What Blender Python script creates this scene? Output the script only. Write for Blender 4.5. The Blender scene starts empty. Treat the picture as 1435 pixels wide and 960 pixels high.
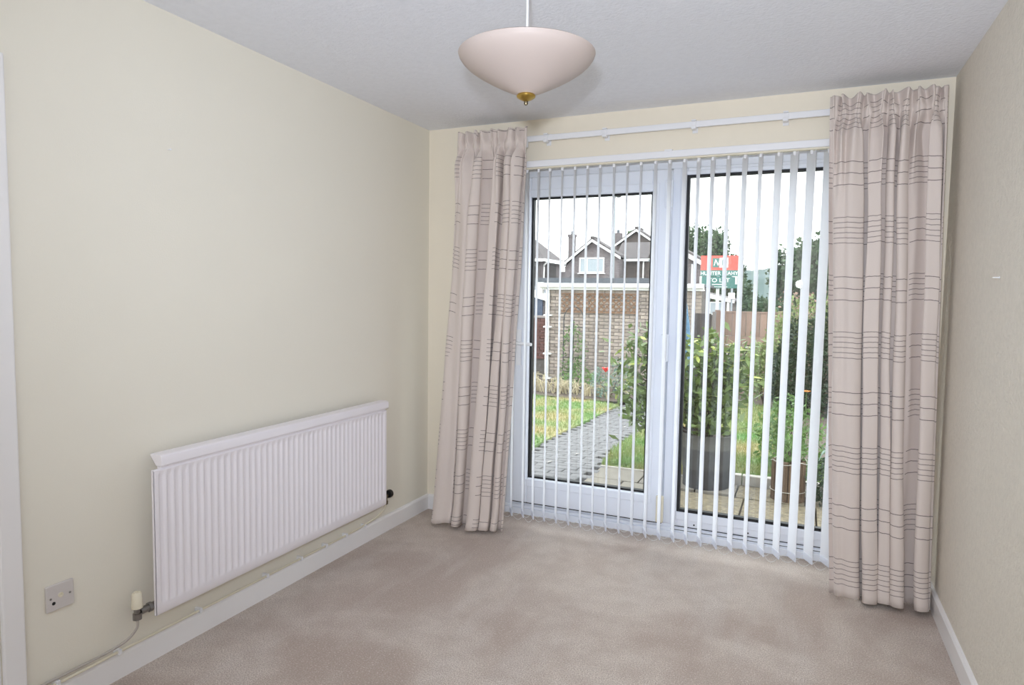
import bpy, bmesh, math, random
from mathutils import Vector, Matrix, noise
C = bpy.context.scene.collection
PI = math.pi

# ------------------------------------------------------------------ camera
cam_d = bpy.data.cameras.new('camera')
cam = bpy.data.objects.new('camera', cam_d); C.objects.link(cam)
CAM = Vector((2.1803, -3.6116, 1.3749))
_yaw, _pit, _rol = 0.4162, -0.0697, 0.0147
_f = Vector((-math.sin(_yaw)*math.cos(_pit), math.cos(_yaw)*math.cos(_pit), math.sin(_pit)))
_r = Vector((math.cos(_yaw), math.sin(_yaw), 0)); _u = _r.cross(_f)
_r2 = _r*math.cos(_rol)+_u*math.sin(_rol); _u2 = -_r*math.sin(_rol)+_u*math.cos(_rol)
cam.matrix_world = Matrix(((_r2.x, _u2.x, -_f.x, CAM.x), (_r2.y, _u2.y, -_f.y, CAM.y), (_r2.z, _u2.z, -_f.z, CAM.z), (0, 0, 0, 1)))
cam_d.sensor_fit = 'HORIZONTAL'; cam_d.sensor_width = 36.0
cam_d.lens = 36.0*921.9/1435.0
cam_d.clip_start = 0.02; cam_d.clip_end = 1000
bpy.context.scene.camera = cam

# ------------------------------------------------------------------ sky, flash, exposure
world = bpy.data.worlds.new('overcast_sky'); bpy.context.scene.world = world
world.use_nodes = True
_bg = world.node_tree.nodes['Background']
_bg.inputs[0].default_value = (0.95, 0.975, 1.0, 1)
_bg.inputs[1].default_value = 3.8
fl = bpy.data.lights.new('camera_flash', 'SPOT'); fl.energy = 172; fl.shadow_soft_size = 0.035; fl.spot_size = math.radians(120); fl.spot_blend = 1.0
fl.color = (0.88, 0.96, 1.10)
flo = bpy.data.objects.new('camera_flash', fl); C.objects.link(flo); flo.location = (2.13, -3.62, 1.55); flo.rotation_euler = Vector((-.25, 1.0, .20)).to_track_quat('-Z', 'Y').to_euler()
# added fill lamp aimed up and back, bounced off ceiling and rear wall
fb = bpy.data.lights.new('added_fill_spot', 'SPOT'); fb.energy = 235; fb.color = (0.88, 0.96, 1.10); fb.shadow_soft_size = 0.05; fb.spot_size = math.radians(130); fb.spot_blend = 1.0
fbo = bpy.data.objects.new('added_fill_spot', fb); C.objects.link(fbo); fbo.location = (2.10, -3.72, 1.58)
fbo.rotation_euler = Vector((-.35, -.9, .75)).to_track_quat('-Z', 'Y').to_euler()
vs = bpy.context.scene.view_settings
vs.view_transform = 'Standard'; vs.look = 'None'; vs.gamma = 1.0; vs.exposure = 0.18
vs.use_curve_mapping = False
cy = bpy.context.scene.cycles
cy.max_bounces = 16; cy.diffuse_bounces = 8; cy.glossy_bounces = 4; cy.transparent_max_bounces = 24
cy.sample_clamp_indirect = 6

# ------------------------------------------------------------------ helpers
def worldloc(o):
    v = Vector((0, 0, 0))
    while o is not None:
        v += o.location; o = o.parent
    return v

class MB:
    """collects shapes in world coordinates; build() links them as ONE mesh object"""
    def __init__(s): s.v = []; s.f = []; s.uv = None
    def add(s, vs_, fs):
        n = len(s.v); s.v += [tuple(p) for p in vs_]; s.f += [tuple(i+n for i in f) for f in fs]; return s
    def box(s, x0, x1, y0, y1, z0, z1, m=None):
        p = [(x0,y0,z0),(x1,y0,z0),(x1,y1,z0),(x0,y1,z0),(x0,y0,z1),(x1,y0,z1),(x1,y1,z1),(x0,y1,z1)]
        if m is not None: p = [tuple(m @ Vector(q)) for q in p]
        return s.add(p, [(3,2,1,0),(4,5,6,7),(0,1,5,4),(1,2,6,5),(2,3,7,6),(3,0,4,7)])
    def bar(s, a, b, w, h, up=(0,0,1)):
        a = Vector(a); b = Vector(b); d = (b-a).normalized(); u = Vector(up)
        sd = d.cross(u).normalized(); u = sd.cross(d).normalized()
        p = []
        for q in (a, b):
            for i, j in ((-1,-1),(1,-1),(1,1),(-1,1)): p.append(q+sd*(i*w/2)+u*(j*h/2))
        return s.add(p, [(3,2,1,0),(4,5,6,7),(0,1,5,4),(1,2,6,5),(2,3,7,6),(3,0,4,7)])
    def tube(s, pts, r, n=8, cap=True):
        pts = [Vector(p) for p in pts]; rs = r if isinstance(r, (list, tuple)) else [r]*len(pts)
        vs_ = []; fs = []; ref = None
        for i, p in enumerate(pts):
            d = (pts[min(i+1, len(pts)-1)]-pts[max(i-1, 0)]).normalized()
            if ref is None:
                ref = Vector((0,0,1)) if abs(d.z) < .9 else Vector((1,0,0))
            a = d.cross(ref).normalized(); b = a.cross(d).normalized(); ref = b
            for k in range(n):
                t = 2*PI*k/n; vs_.append(p+(a*math.cos(t)+b*math.sin(t))*rs[i])
        for i in range(len(pts)-1):
            for k in range(n):
                k2 = (k+1) % n
                fs.append((i*n+k, i*n+k2, (i+1)*n+k2, (i+1)*n+k))
        if cap:
            fs.append(tuple(range(n-1, -1, -1))); fs.append(tuple((len(pts)-1)*n+k for k in range(n)))
        return s.add(vs_, fs)
    def lathe(s, prof, c, n=48, axis='z', cap=True):
        c = Vector(c); vs_ = []; fs = []
        for r, h in prof:
            for k in range(n):
                t = 2*PI*k/n; a, b = r*math.cos(t), r*math.sin(t)
                vs_.append(c+(Vector((a,b,h)) if axis == 'z' else Vector((a,h,b)) if axis == 'y' else Vector((h,a,b))))
        for i in range(len(prof)-1):
            for k in range(n):
                k2 = (k+1) % n; fs.append((i*n+k, i*n+k2, (i+1)*n+k2, (i+1)*n+k))
        if cap:
            if prof[0][0] > 1e-4: fs.append(tuple(range(n-1,-1,-1)))
            if prof[-1][0] > 1e-4: fs.append(tuple((len(prof)-1)*n+k for k in range(n)))
        return s.add(vs_, fs)
    def prism(s, poly, d):
        """polygon (list of 3-D points) extruded by vector d"""
        n = len(poly); d = Vector(d); a = [Vector(p) for p in poly]
        return s.add(a+[p+d for p in a], [tuple(range(n-1,-1,-1)), tuple(range(n,2*n))]+[(i,(i+1)%n,(i+1)%n+n,i+n) for i in range(n)])
    def mesh(s, name, off=Vector((0,0,0))):
        me = bpy.data.meshes.new(name)
        me.from_pydata([(p[0]-off.x, p[1]-off.y, p[2]-off.z) for p in s.v], [], s.f)
        bm = bmesh.new(); bm.from_mesh(me); bmesh.ops.recalc_face_normals(bm, faces=bm.faces); bm.to_mesh(me); bm.free()
        me.update(); return me
    def build(s, name, mat, parent=None, smooth=False, bevel=0, kind=None, label=None, recalc=True):
        off = worldloc(parent)
        if recalc: me = s.mesh(name, off)
        else:
            me = bpy.data.meshes.new(name); me.from_pydata([(p[0]-off.x, p[1]-off.y, p[2]-off.z) for p in s.v], [], s.f); me.update()
        me.materials.append(mat)
        o = bpy.data.objects.new(name, me); C.objects.link(o)
        if parent is not None: o.parent = parent
        if smooth:
            me.polygons.foreach_set('use_smooth', [True]*len(me.polygons))
            if smooth != 'all': me.set_sharp_from_angle(angle=math.radians(40))
        if bevel:
            b = o.modifiers.new('bevel', 'BEVEL'); b.width = bevel; b.segments = 2; b.limit_method = 'ANGLE'
        if kind: o['kind'] = kind
        if label: o['label'] = label
        return o

def thing(name, label, cat, loc, group=None):
    o = bpy.data.objects.new(name, None); C.objects.link(o); o.location = loc; o.empty_display_size = .1
    o['label'] = label; o['category'] = cat
    if group: o['group'] = group
    return o
def tag(o, label, cat, group=None):
    o['label'] = label; o['category'] = cat
    if group: o['group'] = group
    return o
def struct_empty(name, loc=(0,0,0), label=None):
    o = bpy.data.objects.new(name, None); C.objects.link(o); o.location = loc; o['kind'] = 'structure'
    if label: o['label'] = label
    return o
def inst(name, me, loc, parent=None, rot=(0,0,0), scale=(1,1,1)):
    o = bpy.data.objects.new(name, me); C.objects.link(o)
    if parent is not None: o.parent = parent; loc = Vector(loc)-worldloc(parent)
    o.location = loc; o.rotation_euler = rot; o.scale = scale
    return o

# ------------------------------------------------------------------ materials
def srgb(r, g, b):
    f = lambda c: c/12.92 if c <= .04045 else ((c+.055)/1.055)**2.4
    return (f(r/255), f(g/255), f(b/255), 1)
def mat(name, col, rough=.6, var=0, vscale=8, bump=0, bscale=80, metal=0, spec=.5, col2=None, detail=3, sss=0, trans=0, objrand=0, coords='Object', stretch=None):
    m = bpy.data.materials.new(name); m.use_nodes = True
    nt = m.node_tree; N = nt.nodes; L = nt.links; p = N['Principled BSDF']
    p.inputs['Base Color'].default_value = col; p.inputs['Roughness'].default_value = rough
    p.inputs['Metallic'].default_value = metal; p.inputs['Specular IOR Level'].default_value = spec
    tc = N.new('ShaderNodeTexCoord'); co = tc.outputs[coords]
    if stretch:
        mp = N.new('ShaderNodeMapping'); mp.inputs['Scale'].default_value = stretch; L.new(co, mp.inputs[0]); co = mp.outputs[0]
    out = None
    if var or col2:
        nz = N.new('ShaderNodeTexNoise'); nz.inputs['Scale'].default_value = vscale; nz.inputs['Detail'].default_value = detail
        L.new(co, nz.inputs['Vector'])
        mx = N.new('ShaderNodeMix'); mx.data_type = 'RGBA'
        c2 = col2 if col2 else tuple(max(0, c*(1-var)) for c in col[:3])+(1,)
        mx.inputs['A'].default_value = col; mx.inputs['B'].default_value = c2
        rp = N.new('ShaderNodeMapRange'); rp.inputs['From Min'].default_value = .35; rp.inputs['From Max'].default_value = .65
        L.new(nz.outputs['Fac'], rp.inputs['Value']); L.new(rp.outputs[0], mx.inputs['Factor'])
        out = mx.outputs['Result']
    if objrand:
        oi = N.new('ShaderNodeObjectInfo'); hv = N.new('ShaderNodeHueSaturation')
        rm = N.new('ShaderNodeMapRange'); rm.inputs['To Min'].default_value = 1-objrand; rm.inputs['To Max'].default_value = 1+objrand
        L.new(oi.outputs['Random'], rm.inputs['Value']); L.new(rm.outputs[0], hv.inputs['Value'])
        if out is None: hv.inputs['Color'].default_value = col
        else: L.new(out, hv.inputs['Color'])
        out = hv.outputs['Color']
    if out is not None: L.new(out, p.inputs['Base Color'])
    if bump:
        nb = N.new('ShaderNodeTexNoise'); nb.inputs['Scale'].default_value = bscale; nb.inputs['Detail'].default_value = 4
        L.new(co, nb.inputs['Vector'])
        bp = N.new('ShaderNodeBump'); bp.inputs['Strength'].default_value = bump; bp.inputs['Distance'].default_value = .01
        L.new(nb.outputs['Fac'], bp.inputs['Height']); L.new(bp.outputs[0], p.inputs['Normal'])
    if trans:
        tr = N.new('ShaderNodeBsdfTranslucent'); tr.inputs['Color'].default_value = col
        ms = N.new('ShaderNodeMixShader'); ms.inputs['Fac'].default_value = trans
        if out is not None: L.new(out, tr.inputs['Color'])
        L.new(p.outputs[0], ms.inputs[1]); L.new(tr.outputs[0], ms.inputs[2]); L.new(ms.outputs[0], N['Material Output'].inputs['Surface'])
    return m

M = {}
M['wall_cream'] = mat('wall_cream', srgb(231,226,212), .75, var=.02, vscale=1.5, bump=.06, bscale=180, spec=.25)
M['wall_chip'] = mat('wall_chip', srgb(224,217,204), .7, var=.05, vscale=40, bump=.5, bscale=85, spec=.25)
M['wall_window'] = mat('wall_window', srgb(236,227,209), .75, var=.02, vscale=3, bump=.06, bscale=150, spec=.25)
M['ceiling'] = mat('ceiling', srgb(232,234,240), .8, bump=.35, bscale=70, spec=.2, var=.03, vscale=30)
M['gloss'] = mat('gloss_white', srgb(236,234,233), .35, var=.02, vscale=4)
M['upvc'] = mat('upvc', srgb(226,230,238), .28)
M['gasket'] = mat('gasket', srgb(14,15,18), .6)
M['slat'] = mat('slat_fabric', srgb(243,245,250), .55, var=.01, vscale=200, trans=.5)
M['plastic'] = mat('white_plastic', srgb(232,232,234), .35)
M['chain'] = mat('chain_plastic', srgb(225,225,222), .4)
M['rad'] = mat('radiator_enamel', srgb(234,229,232), .32)
M['chrome'] = mat('chrome', srgb(150,148,145), .28, metal=1)
M['brass'] = mat('brass', srgb(190,160,84), .3, metal=1)
M['dbrass'] = mat('aged_brass', srgb(120,110,88), .35, metal=1)
M['black'] = mat('black_plastic', srgb(18,17,17), .45)
M['cream_plastic'] = mat('cream_plastic', srgb(222,214,192), .4)
M['socket'] = mat('socket_plastic', srgb(206,200,196), .35)
M['cord'] = mat('cord_white', srgb(222,222,220), .5)
M['shade'] = mat('shade_glass', srgb(200,186,178), .35, trans=.2, spec=.4)

def carpet_mat():
    m = bpy.data.materials.new('carpet'); m.use_nodes = True
    N = m.node_tree.nodes; L = m.node_tree.links; p = N['Principled BSDF']
    p.inputs['Roughness'].default_value = 1; p.inputs['Specular IOR Level'].default_value = .1
    p.inputs['Sheen Weight'].default_value = .15
    tc = N.new('ShaderNodeTexCoord')
    def nz(scale, det, st=None, dist=0):
        n = N.new('ShaderNodeTexNoise'); n.inputs['Scale'].default_value = scale; n.inputs['Detail'].default_value = det
        n.inputs['Distortion'].default_value = dist
        if st:
            mp = N.new('ShaderNodeMapping'); mp.inputs['Rotation'].default_value = (0,0,st[1]); mp.inputs['Scale'].default_value = st[0]
            L.new(tc.outputs['Object'], mp.inputs[0]); L.new(mp.outputs[0], n.inputs['Vector'])
        else: L.new(tc.outputs['Object'], n.inputs['Vector'])
        return n.outputs['Fac']
    def mr(v, a, b, c=0, d=1):
        r = N.new('ShaderNodeMapRange'); r.inputs['From Min'].default_value = a; r.inputs['From Max'].default_value = b
        r.inputs['To Min'].default_value = c; r.inputs['To Max'].default_value = d
        L.new(v, r.inputs['Value']); return r.outputs[0]
    def mix(f, a, b):
        x = N.new('ShaderNodeMix'); x.data_type = 'RGBA'
        for s, v in (('Factor', f), ('A', a), ('B', b)):
            if isinstance(v, (tuple, float)): x.inputs[s].default_value = v
            else: L.new(v, x.inputs[s])
        return x.outputs['Result']
    base = mix(mr(nz(1.7, 6, None, .9), .42, .58), srgb(186,169,157), srgb(218,206,195))      # brushed pile, large patches
    streak = mr(nz(1.3, 3, ((5.5, .8, 1), .55)), .52, .66, 0, .55)                              # hoover strokes
    c1 = mix(streak, base, srgb(220,211,203))
    c2 = mix(mr(nz(9, 5), .42, .68, 0, .5), c1, srgb(182,166,154))
    c3 = mix(mr(nz(215, 3), .38, .62, 0, .85), c2, srgb(164,149,138))
    c4 = mix(mr(nz(150, 3), .56, .72, 0, .6), c3, srgb(232,222,214))
    L.new(c4, p.inputs['Base Color'])
    bp = N.new('ShaderNodeBump'); bp.inputs['Strength'].default_value = .7; bp.inputs['Distance'].default_value = .006
    L.new(nz(190, 3), bp.inputs['Height']); L.new(bp.outputs[0], p.inputs['Normal'])
    return m
M['carpet'] = carpet_mat()

def glass_mat():
    m = bpy.data.materials.new('clear_glass'); m.use_nodes = True
    N = m.node_tree.nodes; L = m.node_tree.links; N.remove(N['Principled BSDF'])
    t = N.new('ShaderNodeBsdfTransparent'); t.inputs[0].default_value = (.93,.95,.945,1)
    g = N.new('ShaderNodeBsdfGlossy'); g.inputs['Roughness'].default_value = .006
    lw = N.new('ShaderNodeLayerWeight'); lw.inputs['Blend'].default_value = .5      # Schlick reflectance, the same from both sides
    pw = N.new('ShaderNodeMath'); pw.operation = 'POWER'; pw.inputs[1].default_value = 5; L.new(lw.outputs['Facing'], pw.inputs[0])
    f = N.new('ShaderNodeMath'); f.operation = 'MULTIPLY_ADD'; f.inputs[1].default_value = .95; f.inputs[2].default_value = .045; L.new(pw.outputs[0], f.inputs[0])
    x = N.new('ShaderNodeMixShader'); L.new(f.outputs[0], x.inputs[0]); L.new(t.outputs[0], x.inputs[1]); L.new(g.outputs[0], x.inputs[2])
    L.new(x.outputs[0], N['Material Output'].inputs['Surface']); return m
M['glass'] = glass_mat()

def curtain_mat():
    """woven stripes in blocks: three wide-spaced threads alternating with six close ones, offset column by column"""
    m = bpy.data.materials.new('curtain_fabric'); m.use_nodes = True
    N = m.node_tree.nodes; L = m.node_tree.links; p = N['Principled BSDF']
    p.inputs['Roughness'].default_value = .85; p.inputs['Specular IOR Level'].default_value = .2; p.inputs['Sheen Weight'].default_value = .2
    uv = N.new('ShaderNodeUVMap'); uv.uv_map = 'UVMap'
    sp = N.new('ShaderNodeSeparateXYZ'); L.new(uv.outputs[0], sp.inputs[0])
    def op(o, a, b=None, c=None):
        n = N.new('ShaderNodeMath'); n.operation = o
        for i, v in enumerate((a, b, c)):
            if v is None: continue
            if isinstance(v, (int, float)): n.inputs[i].default_value = v
            else: L.new(v, n.inputs[i])
        return n.outputs[0]
    u, v = sp.outputs[0], sp.outputs[1]
    wob = N.new('ShaderNodeTexNoise'); wob.inputs['Scale'].default_value = 3; L.new(uv.outputs[0], wob.inputs['Vector'])
    v = op('ADD', v, op('MULTIPLY', op('SUBTRACT', wob.outputs['Fac'], .5), .012))
    uc = op('DIVIDE', u, 1.0); col = op('FLOOR', uc); fu = op('SUBTRACT', uc, col)
    par = op('MODULO', op('ABSOLUTE', col), 2)
    vv = op('ADD', v, op('MULTIPLY', par, .262))
    per = .524
    ph = op('MULTIPLY', op('FRACT', op('DIVIDE', vv, per)), per)           # metres within the repeat
    def lines(start, gap, n):
        r = None
        q = op('DIVIDE', op('SUBTRACT', ph, start), gap); k = op('ROUND', q)
        d = op('MULTIPLY', op('ABSOLUTE', op('SUBTRACT', q, k)), gap)
        on = op('LESS_THAN', d, .0017)
        ins = op('MULTIPLY', op('GREATER_THAN', k, -.5), op('LESS_THAN', k, n-.5))
        return op('MULTIPLY', on, ins)
    a = lines(.05, .052, 3); b = lines(.310, .0235, 6)
    inb = op('MULTIPLY', op('GREATER_THAN', fu, .13), op('LESS_THAN', fu, .87))
    br = N.new('ShaderNodeTexNoise'); br.inputs['Scale'].default_value = 60; L.new(uv.outputs[0], br.inputs['Vector'])
    msk = op('MULTIPLY', op('MULTIPLY', op('MAXIMUM', a, op('MULTIPLY', b, .85)), inb), op('ADD', op('MULTIPLY', br.outputs['Fac'], .5), .55))
    hem = op('GREATER_THAN', v, -9); msk = op('MULTIPLY', msk, hem)
    nz = N.new('ShaderNodeTexNoise'); nz.inputs['Scale'].default_value = 350; L.new(uv.outputs[0], nz.inputs['Vector'])
    cb = N.new('ShaderNodeMix'); cb.data_type = 'RGBA'; cb.inputs['A'].default_value = srgb(220,208,200); cb.inputs['B'].default_value = srgb(207,195,187)
    L.new(nz.outputs['Fac'], cb.inputs['Factor'])
    mx = N.new('ShaderNodeMix'); mx.data_type = 'RGBA'; mx.inputs['B'].default_value = srgb(88,76,76)
    L.new(cb.outputs['Result'], mx.inputs['A']); L.new(op('MINIMUM', msk, 1), mx.inputs['Factor'])
    L.new(mx.outputs['Result'], p.inputs['Base Color'])
    return m
M['curtain'] = curtain_mat()

# outdoors
M['brick'] = mat('garage_brick', srgb(164,152,140), .85, col2=srgb(142,130,122), vscale=14, bump=.3, bscale=60, objrand=.22)
M['mortar'] = mat('mortar', srgb(96,90,85), .9)
M['redbrick'] = mat('red_brick', srgb(112,74,66), .85, var=.3, vscale=12, objrand=.15)
M['garage_white'] = mat('garage_white_paint', srgb(236,236,234), .5)
M['felt'] = mat('roof_felt', srgb(96,100,106), .8, var=.2, vscale=3)
M['tiles'] = mat('roof_tiles', srgb(96,90,90), .8, var=.3, vscale=5)
M['pane'] = mat('window_pane', srgb(172,182,188), .15)
M['navy'] = mat('navy_door', srgb(64,76,96), .5)
M['lath'] = mat('lath_wood', srgb(134,100,72), .8, var=.25, vscale=20)
M['dark_metal'] = mat('dark_metal', srgb(54,56,58), .6)
M['paver'] = mat('grey_paver', srgb(110,109,110), .85, var=.18, vscale=18, bump=.3, bscale=60, objrand=.10)
M['joint'] = mat('paver_joint', srgb(104,104,104), .95)
M['flag'] = mat('flagstone', srgb(122,116,106), .85, var=.16, vscale=9, bump=.25, bscale=40, objrand=.08)
M['sandstone'] = mat('sandstone_flag', srgb(132,121,98), .85, col2=srgb(94,86,72), vscale=26, bump=.4, bscale=40, objrand=.06)
M['kerb'] = mat('kerb_concrete', srgb(182,176,168), .85, var=.12, vscale=12, objrand=.05)
M['soil'] = mat('soil', srgb(92,80,70), .95, var=.4, vscale=25, bump=.6, bscale=30)
M['lawn'] = mat('lawn_turf', srgb(92,124,66), .9, col2=srgb(158,142,100), vscale=1.1, bump=.5, bscale=60, detail=6)
M['grass'] = mat('grass_blades', srgb(98,140,72), .8, col2=srgb(160,146,100), vscale=1.1, trans=.25, detail=6)
M['tub'] = mat('tub_grey_plastic', srgb(66,66,67), .7, var=.2, vscale=10)
M['tub_band'] = mat('tub_band_grey', srgb(92,91,88), .7, var=.2, vscale=10)
M['tub_low'] = mat('tub_low_grey', srgb(50,50,53), .7, var=.2, vscale=10)
M['log'] = mat('log_wood', srgb(104,84,66), .85, var=.35, vscale=16, objrand=.25, stretch=(6,6,.8))
M['wire'] = mat('wire', srgb(190,186,178), .4, metal=.6)
M['rhodo'] = mat('rhododendron_leaf', srgb(102,122,64), .4, objrand=.5, trans=.2, spec=.5)
M['rhodo2'] = mat('rhododendron_new_leaf', srgb(176,186,100), .4, objrand=.35, trans=.25)
M['bark'] = mat('bark', srgb(78,66,56), .9, var=.3, vscale=20)
M['leaf_dark'] = mat('leaf_dark', srgb(44,68,38), .5, var=.5, vscale=2.5, trans=.2)
M['leaf_mid'] = mat('leaf_mid', srgb(104,138,72), .5, var=.45, vscale=5, trans=.25)
M['leaf_pale'] = mat('leaf_pale', srgb(150,166,108), .6, var=.35, vscale=6, trans=.25)
M['leaf_blue'] = mat('leaf_blue', srgb(122,150,136), .5, var=.3, vscale=5, trans=.2)
M['tree_leaf'] = mat('tree_leaf', srgb(50,72,46), .7, col2=srgb(76,98,64), vscale=.8, trans=.2)
M['straw'] = mat('straw_stalk', srgb(186,174,144), .8, var=.25, vscale=8)
M['pinktip'] = mat('pink_tip', srgb(160,132,118), .7, var=.3, vscale=8)
M['red'] = mat('poppy_red', srgb(226,52,44), .6)
M['orange'] = mat('flower_orange', srgb(230,140,60), .6)
M['hill'] = mat('hill_woodland_hazed', srgb(92,106,106), .95, col2=srgb(72,88,84), vscale=.12, detail=8, bump=.6, bscale=.5)  # aerial haze painted into the woodland colour as a blue-grey cast
M['fence'] = mat('fence_board', srgb(158,132,118), .85, var=.2, vscale=6, objrand=.12, stretch=(1,1,.3))
M['gate'] = mat('gate_dark_wood', srgb(66,60,60), .8, var=.2, vscale=8, objrand=.2)
M['blue'] = mat('parasol_blue', srgb(112,150,176), .8, col2=srgb(70,98,128), vscale=30, stretch=(4,4,.5))
M['sign_red'] = mat('sign_red', srgb(232,84,72), .5)
M['sign_green'] = mat('sign_green', srgb(62,110,102), .5)
M['sign_white'] = mat('sign_white', srgb(238,238,236), .5)
M['post'] = mat('grey_post', srgb(150,156,160), .6)

def house_brick(name, c1, c2, mortar):
    m = bpy.data.materials.new(name); m.use_nodes = True
    N = m.node_tree.nodes; L = m.node_tree.links; p = N['Principled BSDF']; p.inputs['Roughness'].default_value = .9
    tc = N.new('ShaderNodeTexCoord'); sp = N.new('ShaderNodeSeparateXYZ'); L.new(tc.outputs['Object'], sp.inputs[0])
    ad = N.new('ShaderNodeMath'); ad.operation = 'ADD'; L.new(sp.outputs[0], ad.inputs[0]); L.new(sp.outputs[1], ad.inputs[1])
    cb = N.new('ShaderNodeCombineXYZ'); L.new(ad.outputs[0], cb.inputs[0]); L.new(sp.outputs[2], cb.inputs[1])
    b = N.new('ShaderNodeTexBrick'); b.inputs['Scale'].default_value = 1; b.inputs['Brick Width'].default_value = .225; b.inputs['Row Height'].default_value = .075
    b.inputs['Mortar Size'].default_value = .012; b.inputs['Color1'].default_value = c1; b.inputs['Color2'].default_value = c2; b.inputs['Mortar'].default_value = mortar
    L.new(cb.outputs[0], b.inputs['Vector']); L.new(b.outputs['Color'], p.inputs['Base Color']); return m
M['house_grey'] = house_brick('house_grey_brick', srgb(98,88,90), srgb(132,122,122), srgb(128,124,124))
M['house_brown'] = house_brick('house_brown_brick', srgb(82,74,70), srgb(104,92,86), srgb(100,94,90))
M['house_dark'] = house_brick('house_dark_brick', srgb(92,84,86), srgb(112,102,102), srgb(116,112,112))

# ================================================================== ROOM
W, H, YF, T = 2.7695, 2.40, -5.4, .28
OX0, OX1, OZ1 = .46, 2.51, 2.165           # opening for the patio doors

def grid_plane(name, x0, x1, y0, y1, z, m, nx=1, ny=1):
    b = MB(); b.box(x0, x1, y0, y1, z-.12 if name != 'ceiling' else z, z if name != 'ceiling' else z+.12)
    return b.build(name, m, kind='structure')
floor = grid_plane('floor', -.15, W+.15, YF-.15, 0.17, 0, M['carpet'])
floor['label'] = 'beige cut-pile carpet with brushed lighter patches'
ceil = grid_plane('ceiling', -.15, W+.15, YF-.15, T, H, M['ceiling'])
ceil['label'] = 'white stippled ceiling'
# left wall has the doorway of the room behind the picture edge
DY0, DY1, DZ = -3.30, -2.475, 2.0
b = MB(); b.box(-.12,0,DY1,T,0,H).box(-.12,0,YF,DY0,0,H).box(-.12,0,DY0,DY1,DZ,H)
b.build('wall_left', M['wall_cream'], kind='structure', label='cream painted wall with the radiator')
MB().box(W,W+.12,YF,T,0,H).build('wall_right', M['wall_chip'], kind='structure', label='cream textured wall beside the right curtain')
MB().box(-.12,W+.12,YF-.12,YF,0,H).build('wall_front', M['wall_cream'], kind='structure')
b = MB(); b.box(0,OX0,0,T,0,H).box(OX1,W,0,T,0,H).box(OX0,OX1,0,T,OZ1,H)
b.build('wall_back', M['wall_window'], kind='structure', label='cream wall around the patio doors')
# skirting boards
def skirt(name, poly, d, par=None):
    o = MB().prism(poly, d).build(name, M['gloss'], kind='structure'); return o
hs, ts = .095, .015
def prof_x(x, sgn, y):   # profile in x-z for side walls
    return [(x,y,0),(x+sgn*ts,y,0),(x+sgn*ts,y,hs-.012),(x+sgn*ts*.6,y,hs-.003),(x,y,hs)]
skirt('baseboard_left', prof_x(0,1,DY1+.065), (0,-DY1-.065,0))
skirt('baseboard_left.001', prof_x(0,1,YF), (0,DY0-.065-YF,0))
skirt('baseboard_right', prof_x(W,-1,YF), (0,-YF,0))
def prof_y(y, sgn, x): return [(x,y,0),(x,y+sgn*ts,0),(x,y+sgn*ts,hs-.012),(x,y+sgn*ts*.6,hs-.003),(x,y,hs)]
skirt('baseboard_back', prof_y(0,-1,ts), (OX0-ts,0,0))
skirt('baseboard_back.001', prof_y(0,-1,OX1), (W-ts-OX1,0,0))
skirt('baseboard_front', prof_y(YF,1,ts), (W-2*ts,0,0))

# room door at the left edge: architrave, lining, leaf
d2 = struct_empty('door_2', (0,(DY0+DY1)/2,0), 'white painted room door frame at the picture edge')
a = MB()
for y0, y1 in ((DY1,DY1+.062),(DY0-.062,DY0)): a.box(0,.018,y0,y1,0,DZ+.062)
a.box(0,.018,DY0,DY1,DZ,DZ+.062)
a.build('architrave', M['gloss'], d2, bevel=.005)
MB().box(-.12,.0,DY1-.028,DY1,0,DZ).box(-.12,.0,DY0,DY0+.028,0,DZ).box(-.12,.0,DY0+.028,DY1-.028,DZ-.028,DZ).build('door_lining', M['gloss'], d2, bevel=.002)
lf = MB().box(-.075,-.035,DY0+.031,DY1-.031,.008,DZ-.031).build('door_leaf', M['gloss'], d2, bevel=.003)
MB().tube([(-.035,DY0+.09,1.0),(.015,DY0+.09,1.0),(.015,DY0+.2,1.0)], .009, 8).build('handle', M['chrome'], lf, smooth=True)

# ------------------------------------------------------------------ patio doors
pd = struct_empty('door_1', ((OX0+OX1)/2, .08, 0), 'white plastic patio doors, left leaf opening, right pane fixed')
FY0, FY1 = .165, .235
def frame_rect(x0, x1, z0, z1, wl, wr, wb, wt, y0, y1):
    b = MB(); b.box(x0,x0+wl,y0,y1,z0,z1).box(x1-wr,x1,y0,y1,z0,z1).box(x0+wl,x1-wr,y0,y1,z0,z0+wb).box(x0+wl,x1-wr,y0,y1,z1-wt,z1); return b
# outer frame with mullion
b = frame_rect(OX0, OX1, .0, OZ1, .06, .07, .075, .062, FY0+.012, FY1+.02)
b.box(1.480,1.525,FY0+.012,FY1+.02,.075,OZ1-.062)
fr = b.build('outer_frame', M['upvc'], pd, bevel=.004)
# sill steps of the threshold
th = MB().box(OX0,OX1,FY0-.012,FY0+.012,0,.040).box(OX0,OX1,FY0-.002,FY0+.012,.040,.058).build('threshold', M['upvc'], pd, bevel=.003)
MB().box(1.53,OX1-.07,FY0-.0022,FY0+.002,.049,.053).box(1.53,OX1-.07,FY0+.0100,FY0+.013,.066,.071).build('track_groove', M['dark_metal'], th, label='dark grooves in the threshold')
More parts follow.
